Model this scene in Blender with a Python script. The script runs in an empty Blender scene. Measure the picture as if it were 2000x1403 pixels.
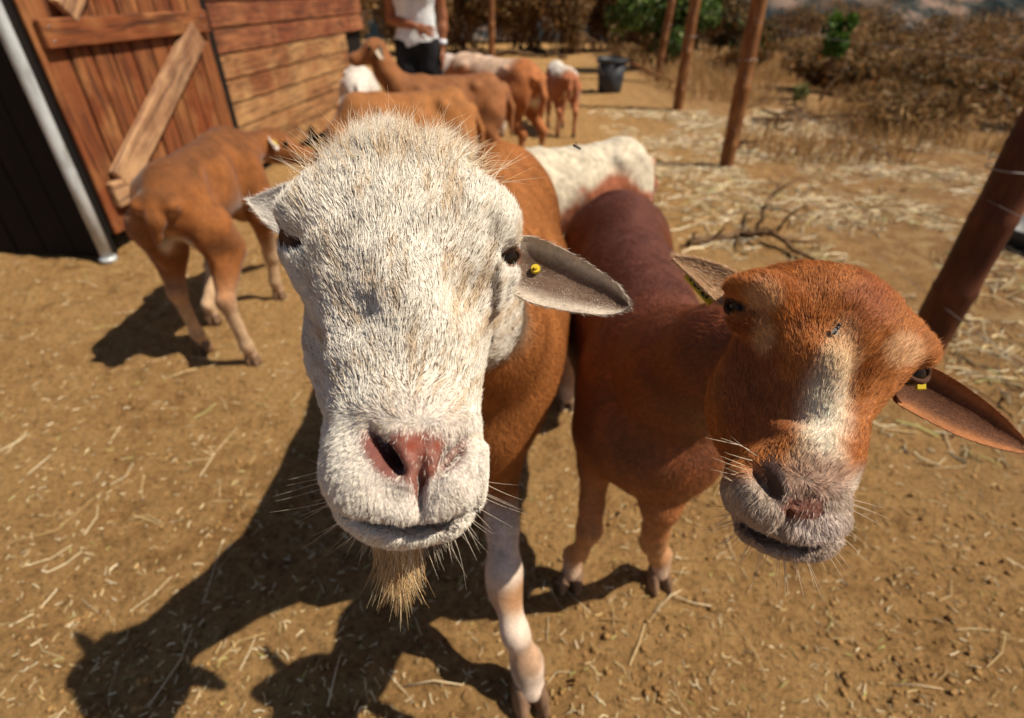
import bpy, math, random
import numpy as np
from mathutils import Vector, Matrix, Quaternion

random.seed(7)
RNG = np.random.default_rng(11)
scene = bpy.context.scene
COL = scene.collection

# ------------------------------------------------------------------ camera
CAM_H = 1.10                      # camera height above the pen floor, metres
PITCH = math.radians(34.3)        # looking down
FPX, PW, PH = 1057.0, 2000.0, 1403.0   # focal length in photograph pixels
cam_data = bpy.data.cameras.new('camera')
cam = bpy.data.objects.new('camera', cam_data)
COL.objects.link(cam)
cam.location = (0, 0, CAM_H)
cam.rotation_euler = (math.radians(90) - PITCH, 0, 0)
cam_data.sensor_width = 36.0
cam_data.lens = 36.0 * FPX / PW
cam_data.clip_start = 0.02
cam_data.clip_end = 2000.0
cam_data.dof.use_dof = True
cam_data.dof.focus_distance = 0.37
cam_data.dof.aperture_fstop = 5.2
scene.camera = cam

# ------------------------------------------------------------------ sky and sun
SUN_EL = math.radians(54)
SUN_TO = np.array([0.981 * math.cos(SUN_EL), -0.196 * math.cos(SUN_EL), math.sin(SUN_EL)])
world = bpy.data.worlds.new('World')
scene.world = world
world.use_nodes = True
wn = world.node_tree
bg = wn.nodes['Background']
sky = wn.nodes.new('ShaderNodeTexSky')
sky.sky_type = 'NISHITA'
sky.sun_disc = False
sky.sun_elevation = SUN_EL
sky.sun_rotation = math.atan2(SUN_TO[0], SUN_TO[1])
sky.air_density = 1.0
sky.dust_density = 1.2
wn.links.new(sky.outputs[0], bg.inputs[0])
bg.inputs[1].default_value = 0.05
sun_data = bpy.data.lights.new('sun', 'SUN')
sun_data.energy = 5.0
sun_data.angle = math.radians(0.5)
sun_data.color = (1.0, 0.90, 0.74)
sun = bpy.data.objects.new('sun', sun_data)
COL.objects.link(sun)
sun.location = (6, -1.2, 8)
sun.rotation_euler = Vector(SUN_TO).to_track_quat('Z', 'Y').to_euler()
scene.view_settings.view_transform = 'Standard'
scene.view_settings.look = 'None'
scene.view_settings.exposure = 0.3
scene.view_settings.gamma = 1.0
scene.view_settings.use_curve_mapping = False
scene.render.engine = 'CYCLES'
scene.cycles.use_denoising = True
scene.cycles.max_bounces = 7
scene.cycles.diffuse_bounces = 2
scene.cycles.glossy_bounces = 3
scene.cycles.transmission_bounces = 4
scene.cycles.sample_clamp_indirect = 6.0

# ------------------------------------------------------------------ pixel <-> world
CAM = np.array([0.0, 0.0, CAM_H])
FW = np.array([0.0, math.cos(PITCH), -math.sin(PITCH)])
RT = np.array([1.0, 0.0, 0.0])
UP = np.array([0.0, math.sin(PITCH), math.cos(PITCH)])
RCAM = np.stack([RT, UP, FW], 1)          # columns: right, up, forward

def ray(px, py): return FW + RT * (px - PW / 2) / FPX - UP * (py - PH / 2) / FPX
def P(px, py, d): return CAM + ray(px, py) * d
def G(px, py, z=0.0):
    r = ray(px, py)
    return CAM + r * ((z - CAM_H) / r[2])
def proj(v):
    q = np.asarray(v, float) - CAM
    d = q @ FW
    return PW / 2 + FPX * (q @ RT) / d, PH / 2 - FPX * (q @ UP) / d, d

# ------------------------------------------------------------------ noise (numpy)
_perm = np.random.default_rng(5).random(65536).astype(np.float32)
def _h(i, j, k): return _perm[(i * 73856093 ^ j * 19349663 ^ k * 83492791) & 65535]
def vnoise(p):
    p = np.asarray(p, np.float64)
    i = np.floor(p).astype(np.int64); f = p - i; f = f * f * (3 - 2 * f)
    x, y, z = i[:, 0], i[:, 1], i[:, 2]; fx, fy, fz = f[:, 0], f[:, 1], f[:, 2]
    def L(a, b, t): return a + (b - a) * t
    return L(L(L(_h(x, y, z), _h(x+1, y, z), fx), L(_h(x, y+1, z), _h(x+1, y+1, z), fx), fy),
             L(L(_h(x, y, z+1), _h(x+1, y, z+1), fx), L(_h(x, y+1, z+1), _h(x+1, y+1, z+1), fx), fy), fz)
def fbm(p, s=1.0, o=4):
    p = np.asarray(p, float) * s; v = 0; a = 0.5; t = 0
    for q in range(o):
        v = v + a * vnoise(p + 17.3 * q); t += a; a *= 0.5; p = p * 2.03
    return v / t
def sstep(a, b, x):
    t = np.clip((x - a) / (b - a), 0, 1)
    return t * t * (3 - 2 * t)

# ------------------------------------------------------------------ objects
def put(ob, parent=None, label=None, cat=None, group=None, kind=None):
    COL.objects.link(ob)
    if parent is not None: ob.parent = parent
    if label: ob['label'] = label
    if cat: ob['category'] = cat
    if group: ob['group'] = group
    if kind: ob['kind'] = kind
    return ob
def thing(name, loc, label, cat, group=None, rotz=0.0):
    o = bpy.data.objects.new(name, None)
    o.empty_display_size = 0.1
    o.location = loc
    o.rotation_euler = (0, 0, rotz)
    return put(o, None, label, cat, group)
def mesh_data(name, v, f, mat=None, smooth=True, origin=(0, 0, 0)):
    me = bpy.data.meshes.new(name)
    v = np.asarray(v, float) - np.asarray(origin, float)
    if isinstance(f, np.ndarray):
        n, w = f.shape
        me.vertices.add(len(v)); me.vertices.foreach_set('co', v.astype(np.float32).ravel())
        me.loops.add(n * w); me.loops.foreach_set('vertex_index', f.astype(np.int32).ravel())
        me.polygons.add(n)
        me.polygons.foreach_set('loop_start', np.arange(0, n * w, w, dtype=np.int32))
        me.polygons.foreach_set('loop_total', np.full(n, w, np.int32))
        me.update(calc_edges=True); me.validate()
    else:
        me.from_pydata([tuple(q) for q in v], [], [tuple(q) for q in f]); me.update()
    me.polygons.foreach_set('use_smooth', np.full(len(me.polygons), smooth))
    if mat: me.materials.append(mat)
    return me
def mesh(name, v, f, mat=None, parent=None, smooth=True, origin=(0, 0, 0), **kw):
    return put(bpy.data.objects.new(name, mesh_data(name, v, f, mat, smooth, origin)), parent, **kw)
def vcol(ob, name, c):
    c = np.asarray(c, np.float32)
    if c.shape[1] == 3: c = np.concatenate([c, np.ones((len(c), 1), np.float32)], 1)
    a = ob.data.attributes.new(name, 'FLOAT_COLOR', 'POINT')
    a.data.foreach_set('color', c.ravel())

class MB:
    """collects boxes, tubes and strips into one mesh"""
    def __init__(s): s.v = []; s.f = []
    def add(s, v, f):
        o = len(s.v); s.v += [tuple(q) for q in v]; s.f += [tuple(i + o for i in q) for q in f]
    def box(s, c, half, R=None, bevel=0.0):
        c = np.asarray(c, float); h = np.asarray(half, float)
        b = min(bevel, h.min() * 0.9)
        vs = []; idx = {}
        for a in range(3):
            for sg in (-1, 1):
                for u in (-1, 1):
                    for w in (-1, 1):
                        q = np.zeros(3); q[a] = sg * h[a]
                        q[(a+1) % 3] = u * (h[(a+1) % 3] - b); q[(a+2) % 3] = w * (h[(a+2) % 3] - b)
                        idx[(a, sg, u, w)] = len(vs); vs.append(q)
        fs = []
        for a in range(3):
            for sg in (-1, 1):
                q = [idx[(a, sg, u, w)] for u, w in ((-1, -1), (1, -1), (1, 1), (-1, 1))]
                fs.append(q if sg > 0 else q[::-1])
        if b > 0:
            for a in range(3):
                b1 = (a + 1) % 3
                for s1 in (-1, 1):
                    for s2 in (-1, 1):   # edge between +-a face and +-b1 face
                        e = [idx[(a, s1, s2, -1)], idx[(a, s1, s2, 1)], idx[(b1, s2, 1, s1)], idx[(b1, s2, -1, s1)]]
                        fs.append(e if s1 * s2 > 0 else e[::-1])
            for sx in (-1, 1):
                for sy in (-1, 1):
                    for sz in (-1, 1):
                        t = [idx[(0, sx, sy, sz)], idx[(1, sy, sz, sx)], idx[(2, sz, sx, sy)]]
                        fs.append(t if sx * sy * sz > 0 else t[::-1])
        vs = np.array(vs)
        if R is not None: vs = vs @ np.asarray(R, float).T
        s.add(vs + c, fs)
    def tube(s, pts, rad, n=8, cap=True):
        pts = np.asarray(pts, float); m = len(pts)
        rad = np.broadcast_to(np.asarray(rad, float), (m,))
        t = np.gradient(pts, axis=0); t /= np.linalg.norm(t, axis=1)[:, None] + 1e-12
        ref = np.array([0, 0, 1.0]) if abs(t[0][2]) < 0.9 else np.array([1.0, 0, 0])
        u = np.cross(t[0], ref); u /= np.linalg.norm(u)
        vs = []
        for i in range(m):
            u = u - t[i] * (u @ t[i]); u /= np.linalg.norm(u); w = np.cross(t[i], u)
            for k in range(n):
                a = 2 * math.pi * k / n
                vs.append(pts[i] + rad[i] * (math.cos(a) * u + math.sin(a) * w))
        fs = [(i*n+k, i*n+(k+1) % n, (i+1)*n+(k+1) % n, (i+1)*n+k) for i in range(m-1) for k in range(n)]
        if cap: fs += [tuple(range(n))[::-1], tuple((m-1)*n+k for k in range(n))]
        s.add(vs, fs)
    def build(s, name, mat, parent=None, smooth=False, origin=(0, 0, 0), **kw):
        return mesh(name, s.v, s.f, mat, parent, smooth, origin, **kw)

# ------------------------------------------------------------------ materials
class Mat:
    def __init__(s, name, rough=0.7, spec=0.3):
        s.m = bpy.data.materials.new(name); s.m.use_nodes = True
        s.t = s.m.node_tree; s.b = s.t.nodes['Principled BSDF']
        s.b.inputs['Roughness'].default_value = rough
        s.b.inputs['Specular IOR Level'].default_value = spec
    def n(s, typ, **kw):
        q = s.t.nodes.new('ShaderNode' + typ)
        for k, v in kw.items():
            if k in q.inputs: q.inputs[k].default_value = v
            else: setattr(q, k, v)
        return q
    def link(s, a, b): s.t.links.new(a, b); return b
    def coord(s, scale=(1, 1, 1), kind='Object'):
        c = s.n('TexCoord'); m = s.n('Mapping'); m.inputs['Scale'].default_value = scale
        s.link(c.outputs[kind], m.inputs[0]); return m.outputs[0]
    def noise(s, vec, scale, detail=4, rough=0.55, dist=0.0):
        q = s.n('TexNoise', Scale=scale, Detail=detail, Roughness=rough, Distortion=dist)
        if vec is not None: s.link(vec, q.inputs['Vector'])
        return q.outputs['Fac']
    def ramp(s, fac, stops):
        q = s.n('ValToRGB'); e = q.color_ramp.elements
        while len(e) < len(stops): e.new(0.5)
        for el, (p, c) in zip(e, stops):
            el.position = p; el.color = (c[0], c[1], c[2], 1) if hasattr(c, '__len__') else (c, c, c, 1)
        s.link(fac, q.inputs[0]); return q.outputs[0]
    def mix(s, fac, a, b, mode='MIX'):
        q = s.n('Mix', data_type='RGBA', blend_type=mode)
        for val, i in ((fac, 0), (a, 6), (b, 7)):
            if hasattr(val, 'is_linked'): s.link(val, q.inputs[i])
            else: q.inputs[i].default_value = val if i == 0 else (*val[:3], 1)
        return q.outputs[2]
    def attr(s, name):
        return s.n('Attribute', attribute_name=name).outputs['Color']
    def color(s, c):
        if hasattr(c, 'is_linked'): s.link(c, s.b.inputs['Base Color'])
        else: s.b.inputs['Base Color'].default_value = (*c[:3], 1)
        return s
    def bump(s, h, strength=0.5, dist=0.01):
        q = s.n('Bump', Strength=strength, Distance=dist)
        s.link(h, q.inputs['Height']); s.link(q.outputs[0], s.b.inputs['Normal']); return s

# ------------------------------------------------------------------ implicit bodies
class Field:
    """smooth union of tapered limbs and ellipsoids, meshed with surface nets"""
    def __init__(s): s.ops = []
    def cone(s, a, b, ra, rb, k=0.03, sub=False):
        a = np.asarray(a, float); b = np.asarray(b, float); r = max(ra, rb)
        s.ops.append(('c', (a, b, ra, rb), np.minimum(a, b) - r, np.maximum(a, b) + r, k, sub)); return s
    def ell(s, c, r, R=None, k=0.03, sub=False):
        c = np.asarray(c, float); r = np.asarray(r, float)
        R = np.eye(3) if R is None else np.asarray(R, float)
        e = np.sqrt(((R * r) ** 2).sum(1))
        s.ops.append(('e', (c, r, R), c - e, c + e, k, sub)); return s
    def chain(s, pts, rad, k=0.03):
        for i in range(len(pts) - 1): s.cone(pts[i], pts[i+1], rad[i], rad[i+1], k)
        return s
    def bounds(s):
        a = [o for o in s.ops if not o[5]]
        return np.min([o[2] for o in a], 0), np.max([o[3] for o in a], 0)
    def mesh(s, axes=None, h=0.01):
        lo, hi = s.bounds()
        if axes is None: axes = [np.arange(lo[i] - 3*h, hi[i] + 3*h, h) for i in range(3)]
        V = np.full([len(a) for a in axes], 0.5, np.float32)
        for typ, pr, l, u, k, sub in s.ops:
            m = k + 0.03
            sl = tuple(slice(max(np.searchsorted(a, l[i]-m)-1, 0), np.searchsorted(a, u[i]+m)+1) for i, a in enumerate(axes))
            X, Y, Z = [axes[i][sl[i]].astype(np.float32).reshape([-1 if j == i else 1 for j in range(3)]) for i in range(3)]
            if typ == 'c':
                a, b, ra, rb = pr; d = b - a; L2 = float(d @ d) + 1e-12
                t = np.clip(((X-a[0])*d[0] + (Y-a[1])*d[1] + (Z-a[2])*d[2]) / L2, 0, 1)
                D = np.sqrt((X-a[0]-t*d[0])**2 + (Y-a[1]-t*d[1])**2 + (Z-a[2]-t*d[2])**2) - (ra + (rb-ra)*t)
            else:
                c, r, R = pr; x, y, z = X-c[0], Y-c[1], Z-c[2]
                q = [(x*R[0, j] + y*R[1, j] + z*R[2, j]) / r[j] for j in range(3)]
                k0 = np.sqrt(q[0]**2 + q[1]**2 + q[2]**2)
                k1 = np.sqrt((q[0]/r[0])**2 + (q[1]/r[1])**2 + (q[2]/r[2])**2) + 1e-9
                D = k0 * (k0 - 1) / k1
            W = V[sl]
            if sub:
                D2 = D; W2 = -V[sl]                       # max(V,-D) = -min(-V, D)
                hh = np.clip(k - np.abs(W2 - D2), 0, None) / max(k, 1e-6)
                V[sl] = -(np.minimum(W2, D2) - hh*hh*k*0.25)
            else:
                hh = np.clip(k - np.abs(W - D), 0, None) / max(k, 1e-6)
                V[sl] = np.minimum(W, D) - hh*hh*k*0.25
        return surface_net(V, axes)

def surface_net(V, axes):
    S = V < 0
    c = np.zeros([n-1 for n in V.shape], np.int8)
    for i in (0, 1):
        for j in (0, 1):
            for k in (0, 1):
                c += S[i:V.shape[0]-1+i, j:V.shape[1]-1+j, k:V.shape[2]-1+k]
    act = np.argwhere((c > 0) & (c < 8))
    idx = np.full(c.shape, -1, np.int32)
    idx[act[:, 0], act[:, 1], act[:, 2]] = np.arange(len(act))
    acc = np.zeros((len(act), 3)); cnt = np.zeros(len(act))
    a0, a1, a2 = act.T
    for ax in range(3):
        o1, o2 = [i for i in range(3) if i != ax]
        for u in (0, 1):
            for w in (0, 1):
                s0 = [a0, a1, a2]; s0[o1] = s0[o1] + u; s0[o2] = s0[o2] + w
                s1 = list(s0); s1[ax] = s1[ax] + 1
                v0 = V[tuple(s0)]; v1 = V[tuple(s1)]
                m = (v0 < 0) != (v1 < 0)
                t = np.where(m, v0 / np.where(m, v0 - v1, 1), 0)
                q = np.zeros((len(act), 3))
                q[:, o1] = axes[o1][s0[o1]]; q[:, o2] = axes[o2][s0[o2]]
                q[:, ax] = axes[ax][s0[ax]] * (1 - t) + axes[ax][s1[ax]] * t
                acc += q * m[:, None]; cnt += m
    v = acc / cnt[:, None]
    faces = []
    for ax in range(3):
        o1, o2 = (ax + 1) % 3, (ax + 2) % 3
        A = [slice(None)] * 3; B = [slice(None)] * 3; A[ax] = slice(0, -1); B[ax] = slice(1, None)
        e = np.argwhere(S[tuple(A)] != S[tuple(B)])
        e = e[(e[:, o1] > 0) & (e[:, o2] > 0) & (e[:, o1] < V.shape[o1]-1) & (e[:, o2] < V.shape[o2]-1)]
        def g(d1, d2):
            q = [e[:, 0], e[:, 1], e[:, 2]]; q[o1] = q[o1] - d1; q[o2] = q[o2] - d2
            return idx[tuple(q)]
        Q = np.stack([g(1, 1), g(0, 1), g(0, 0), g(1, 0)], 1)
        fl = S[e[:, 0], e[:, 1], e[:, 2]]
        Q[~fl] = Q[~fl][:, ::-1]
        faces.append(Q)
    return v, np.concatenate(faces)

def vnormals(v, f):
    n = np.zeros_like(v)
    fn = np.cross(v[f[:, 2]] - v[f[:, 0]], v[f[:, 3]] - v[f[:, 1]])
    for i in range(4):
        for a in range(3): n[:, a] += np.bincount(f[:, i], fn[:, a], len(v))
    return n / (np.linalg.norm(n, axis=1)[:, None] + 1e-12)
def smooth_mesh(v, f, it=3, lam=0.5):
    e = np.concatenate([f[:, [0, 1]], f[:, [1, 2]], f[:, [2, 3]], f[:, [3, 0]]])
    for _ in range(it):
        s = np.zeros_like(v); c = np.bincount(e[:, 0], None, len(v)) + np.bincount(e[:, 1], None, len(v))
        for a in range(3):
            s[:, a] = np.bincount(e[:, 0], v[e[:, 1], a], len(v)) + np.bincount(e[:, 1], v[e[:, 0], a], len(v))
        v = v + lam * (s / np.maximum(c, 1)[:, None] - v)
    return v

def hair(name, root, tan, nrm, length, lift, bend, col, rad, mat, parent, origin, segs=4, kind=None, tip=0.15, wob=0.12, clump=0.0):
    """strands as one curves object; every argument is an array over strands"""
    N = len(root); t = np.linspace(0, 1, segs)[None, :, None]
    L = np.asarray(length)[:, None, None]
    lf = np.asarray(lift)[:, None, None]; bd = np.asarray(bend)[:, None, None]
    d0 = tan[:, None, :] * (1 - lf) + nrm[:, None, :] * lf
    d0 = d0 / np.linalg.norm(d0, axis=2, keepdims=True)
    wv = RNG.normal(size=(N, 1, 3)) * wob
    p = root[:, None, :] + L * (d0 * t + (tan[:, None, :] - nrm[:, None, :] * 0.35) * bd * t * t * 0.5 + wv * t * t)
    if clump:
        q = root + 0.0016*np.stack([fbm(root + 3*i, 180, 2) - 0.5 for i in range(3)], 1)*4
        cell = np.floor(q/0.0042); cen = (cell + 0.5)*0.0042 - (q - root)
        p = p + (cen - root)[:, None, :]*clump*t*t
    cu = bpy.data.hair_curves.new(name)
    cu.add_curves([segs] * N)
    cu.attributes['position'].data.foreach_set('vector', (p - np.asarray(origin)).astype(np.float32).ravel())
    ra = cu.attributes.get('radius') or cu.attributes.new('radius', 'FLOAT', 'POINT')
    prof = 1 - (1 - tip) * np.linspace(0, 1, segs) ** 1.5
    ra.data.foreach_set('value', (np.broadcast_to(np.asarray(rad), (N,))[:, None] * prof[None]).astype(np.float32).ravel())
    c4 = np.concatenate([np.asarray(col), np.ones((N, 1))], 1).astype(np.float32)
    ca = cu.attributes.new('tint', 'FLOAT_COLOR', 'CURVE')
    ca.data.foreach_set('color', c4.ravel())
    cu.materials.append(mat)
    return put(bpy.data.objects.new(name, cu), parent, kind=kind)

def sample_surface(v, f, n, w=None):
    """area-weighted random points on quads: position, vertex weights to interpolate with"""
    a = np.linalg.norm(np.cross(v[f[:, 2]] - v[f[:, 0]], v[f[:, 3]] - v[f[:, 1]]), axis=1)
    if w is not None: a = a * w[f].mean(1)
    q = RNG.choice(len(f), n, p=a / a.sum())
    u, s = RNG.random(n), RNG.random(n)
    W = np.stack([(1-u)*(1-s), u*(1-s), u*s, (1-u)*s], 1)
    return f[q], W
def interp(x, F, W): return (x[F] * W[:, :, None]).sum(1)

def resample(pts, n):
    pts = np.asarray(pts, float)
    # Catmull-Rom through the points, then even steps
    q = np.concatenate([[2*pts[0]-pts[1]], pts, [2*pts[-1]-pts[-2]]]); out = []
    for i in range(len(pts)-1):
        p0, p1, p2, p3 = q[i:i+4]
        for t in np.linspace(0, 1, 12, endpoint=False):
            out.append(0.5*((2*p1)+(-p0+p2)*t+(2*p0-5*p1+4*p2-p3)*t*t+(-p0+3*p1-3*p2+p3)*t**3))
    out.append(pts[-1]); out = np.array(out)
    s = np.concatenate([[0], np.cumsum(np.linalg.norm(np.diff(out, axis=0), axis=1))]); s /= s[-1]
    return np.stack([np.interp(np.linspace(0, 1, n), s, out[:, a]) for a in range(3)], 1)
# ================================================================== ground
def graded(lo, a, b, hi, step, grow=1.13):
    x = list(np.arange(a, b + 1e-6, step)); s = step
    while x[-1] < hi: s *= grow; x.append(x[-1] + s)
    s = step
    while x[0] > lo: s *= grow; x.insert(0, x[0] - s)
    return np.array(x)
gx = graded(-900, -2.4, 2.6, 900, 0.022); gy = graded(-60, 0.30, 3.6, 1600, 0.022)
HP = np.stack([RNG.uniform(-2.2, 2.4, 330), 0.3 + 3.4*RNG.random(330)**1.2, RNG.uniform(0, 3.1, 330), RNG.uniform(0.6, 1.2, 330)], 1)   # hoof prints
def prints(x, y):
    z = np.zeros_like(x)
    for a, b, t, k in HP:
        u = (x-a)*math.cos(t) + (y-b)*math.sin(t); w = (y-b)*math.cos(t) - (x-a)*math.sin(t)
        r = (u/0.042)**2 + ((np.abs(w) - 0.014)/0.017)**2
        z = z - 0.011*k*np.exp(-r) + 0.005*k*np.exp(-(np.sqrt((u/0.06)**2 + (w/0.05)**2) - 1)**2*7)
    return z
def ground_z(x, y):
    x = np.asarray(x, float); y = np.asarray(y, float)
    p = np.stack([x, y, 0*x], -1).reshape(-1, 3)
    r = np.hypot(x, y)
    near = sstep(14, 5, r)
    z = ((fbm(p, 2.3, 2).reshape(x.shape) - 0.5)*0.030 + (fbm(p, 14, 3).reshape(x.shape) - 0.5)*0.036*near
         + (fbm(p + 7, 48, 2).reshape(x.shape) - 0.5)*0.015*near)
    z = z + prints(x, y)
    z = z - 0.055*np.clip(x - 3.0, 0, 40) * sstep(2.0, 6.0, x)
    z = z - 0.16*np.clip(y - 17, 0, 110)
    return z - 0.004
X, Y = np.meshgrid(gx, gy, indexing='ij')
Z = ground_z(X, Y)
nx_, ny_ = X.shape
ii = np.arange((nx_-1)*(ny_-1)); i0 = ii // (ny_-1); j0 = ii % (ny_-1)
gf = np.stack([i0*ny_+j0, (i0+1)*ny_+j0, (i0+1)*ny_+j0+1, i0*ny_+j0+1], 1)
m = Mat('trodden_dirt', 0.95, 0.12)
vec = m.coord((1, 1, 1))
n_big = m.noise(vec, 1.6, 4, 0.6); n_mid = m.noise(vec, 16, 6, 0.65); n_fine = m.noise(vec, 75, 7, 0.78)
dirt = m.ramp(n_mid, [(0.28, (0.20, 0.098, 0.034)), (0.5, (0.47, 0.262, 0.098)), (0.75, (0.64, 0.39, 0.165))])
dirt = m.mix(m.ramp(n_big, [(0.38, 0.0), (0.62, 0.75)]), dirt, (0.59, 0.350, 0.140))
dirt = m.mix(1.0, dirt, m.ramp(n_fine, [(0.34, 0.25), (0.48, 0.9), (0.8, 1.4)]), 'MULTIPLY')
dry = m.ramp(m.noise(vec, 9, 6, 0.7), [(0.25, (0.16, 0.075, 0.03)), (0.5, (0.36, 0.20, 0.085)), (0.7, (0.52, 0.36, 0.17))])
sx = m.n('SeparateXYZ'); m.link(vec, sx.inputs[0])
wob = m.n('Math', operation='MULTIPLY_ADD'); m.link(n_big, wob.inputs[0]); wob.inputs[1].default_value = 2.4; m.link(sx.outputs[0], wob.inputs[2])
out_f = m.n('MapRange'); m.link(wob.outputs[0], out_f.inputs[0]); out_f.inputs[1].default_value = 2.2; out_f.inputs[2].default_value = 3.6
m.color(m.mix(out_f.outputs[0], dirt, dry))
hsum = m.n('Math', operation='ADD'); m.link(n_mid, hsum.inputs[0]); m.link(n_fine, hsum.inputs[1])
m.bump(hsum.outputs[0], 1.0, 0.030)
mesh('ground', np.stack([X.ravel(), Y.ravel(), Z.ravel()], 1), gf, m.m, kind='structure')
def gz(x, y): return float(ground_z(np.array([x]), np.array([y]))[0])

# far hillside across the valley
hx = np.linspace(-420, 520, 90); hy = np.linspace(95, 420, 40)
HX, HY = np.meshgrid(hx, hy, indexing='ij')
pp = np.stack([HX, HY, 0*HX], -1).reshape(-1, 3)
HZ = -22 + 95*sstep(95, 400, HY) + (fbm(pp, 0.02, 4).reshape(HX.shape)-0.5)*34*sstep(95, 200, HY)
n1_, n2_ = HX.shape
ii = np.arange((n1_-1)*(n2_-1)); i0 = ii//(n2_-1); j0 = ii % (n2_-1)
m = Mat('far_scrub', 1.0, 0.0)
vec = m.coord((1, 1, 1))
a = m.noise(vec, 0.075, 6, 0.7); b = m.noise(vec, 0.035, 4, 0.6)
c_ = m.ramp(a, [(0.42, (0.012, 0.018, 0.020)), (0.50, (0.05, 0.055, 0.052)), (0.60, (0.24, 0.165, 0.13))])
m.color(m.mix(m.ramp(b, [(0.45, 0.0), (0.65, 0.7)]), c_, (0.028, 0.040, 0.043))); m.bump(a, 1.0, 3.0)
mesh('hillside', np.stack([HX.ravel(), HY.ravel(), HZ.ravel()], 1), np.stack([i0*n2_+j0, (i0+1)*n2_+j0, (i0+1)*n2_+j0+1, i0*n2_+j0+1], 1), m.m, kind='structure')

# ================================================================== loose straw, chaff and clods (uncountable)
def strips(name, items, mat, label):
    """items: x, y, length, width, angle, tint; thin bent triangular tubes lying on the dirt"""
    it = np.array([q[:5] for q in items]); tint = np.array([q[5] for q in items]); N = len(it)
    ca, sa = np.cos(it[:, 4]), np.sin(it[:, 4]); bend = RNG.normal(size=N)*0.10*it[:, 2]
    tt = np.array([-0.5, 0.0, 0.5]); ring = [(-0.5, 0.0), (0.5, 0.0), (0.0, 0.55)]
    tilt = RNG.normal(size=N)*0.08
    V = np.zeros((N, 9, 3))
    for i, t in enumerate(tt):
        ox = t*it[:, 2]; oy = bend*(1 - 4*t*t)
        cx = it[:, 0] + ox*ca - oy*sa; cy = it[:, 1] + ox*sa + oy*ca
        cz = ground_z(cx, cy) + 0.0035 + np.abs(tilt)*it[:, 2]*0.5 + tilt*ox
        for k, (u, w_) in enumerate(ring):
            V[:, i*3+k, 0] = cx - sa*u*it[:, 3]; V[:, i*3+k, 1] = cy + ca*u*it[:, 3]; V[:, i*3+k, 2] = cz + w_*it[:, 3]
    base = np.array([[i*3+k, i*3+(k+1) % 3, (i+1)*3+(k+1) % 3, (i+1)*3+k] for i in range(2) for k in range(3)])
    Fc = (np.arange(N)[:, None, None]*9 + base[None]).reshape(-1, 4)
    o = mesh(name, V.reshape(-1, 3), Fc, mat, None, False, label=label, cat='straw', kind='stuff')
    vcol(o, 'tint', np.repeat(tint, 9, 0))
m = Mat('straw', 0.5, 0.45); m.color(m.attr('tint')); m.b.inputs['Roughness'].default_value = 0.45; M_STRAW = m.m
def straw_tint():
    q = random.random()
    a, b = (0.82, 0.70, 0.47), (0.58, 0.40, 0.16)
    if q > 0.93: a = b = (0.50, 0.48, 0.16)
    if q < 0.14: a = b = (0.27, 0.15, 0.06)
    t = random.random(); s = random.uniform(0.75, 1.15)
    return [(x*(1-t)+y*t)*s for x, y in zip(a, b)]
items = []
while len(items) < 8200:
    y = 0.35 + 3.6*random.random()**1.5; x = random.uniform(-0.95, 0.95)*(y*0.95 + 0.55)
    big = random.random() < 0.03
    ln = random.uniform(0.03, 0.10) if big else random.uniform(0.003, 0.020)
    items.append((x, y, ln, random.uniform(0.0012, 0.0024) if big else random.uniform(0.0010, 0.0030), random.uniform(0, 6.3), straw_tint()))
FIELD = fbm(np.stack([a.ravel() for a in np.meshgrid(np.arange(80)/12, np.arange(90)/12, [0.0], indexing='ij')], 1), 2.2, 3).reshape(80, 90)
while len(items) < 18500:
    y = random.uniform(1.1, 6.5); x = random.uniform(0.75, 5.2)
    if x < 0.8 + 0.5*random.random() or x > y*1.0 + 0.8: continue
    if FIELD[int(x*12) % 80, int(y*12) % 90] < 0.36 + 0.16*random.random(): continue
    c_ = straw_tint(); k_ = random.uniform(0.5, 1.15)
    items.append((x, y, random.uniform(0.02, 0.20)*random.random()**0.6, random.uniform(0.0025, 0.007), random.uniform(0, 6.3), [q*k_ for q in c_]))
strips('loose_straw', items, M_STRAW, 'loose straw and chaff scattered over the bare dirt')
# clods
m = Mat('dirt_clod', 0.95, 0.1)
m.color(m.ramp(m.noise(m.coord((1, 1, 1)), 45, 5), [(0.3, (0.13, 0.065, 0.025)), (0.7, (0.40, 0.235, 0.09))])); M_CLOD = m.m
t_ = (1+5**0.5)/2
ico = np.array([(-1, t_, 0), (1, t_, 0), (-1, -t_, 0), (1, -t_, 0), (0, -1, t_), (0, 1, t_), (0, -1, -t_), (0, 1, -t_), (t_, 0, -1), (t_, 0, 1), (-t_, 0, -1), (-t_, 0, 1)])/1.9
icf = np.array([(0, 11, 5), (0, 5, 1), (0, 1, 7), (0, 7, 10), (0, 10, 11), (1, 5, 9), (5, 11, 4), (11, 10, 2), (10, 7, 6), (7, 1, 8), (3, 9, 4), (3, 4, 2), (3, 2, 6), (3, 6, 8), (3, 8, 9), (4, 9, 5), (2, 4, 11), (6, 2, 10), (8, 6, 7), (9, 8, 1)])
N = 16000
cy_ = 0.38 + 3.4*RNG.random(N)**1.4; cx_ = RNG.uniform(-0.95, 0.95, N)*(cy_*0.95+0.5)
keep = fbm(np.stack([cx_, cy_, 0*cx_], 1), 3.5, 2) > 0.43; cx_, cy_ = cx_[keep], cy_[keep]; N = len(cx_)
sz = 0.0014 + 0.0065*RNG.random(N)**5
V = ico[None]*(0.7+0.6*RNG.random((N, 12, 1)))*sz[:, None, None]*np.array([1, 1, 0.7]) + np.stack([cx_, cy_, ground_z(cx_, cy_)+sz*0.15], 1)[:, None, :]
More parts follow.
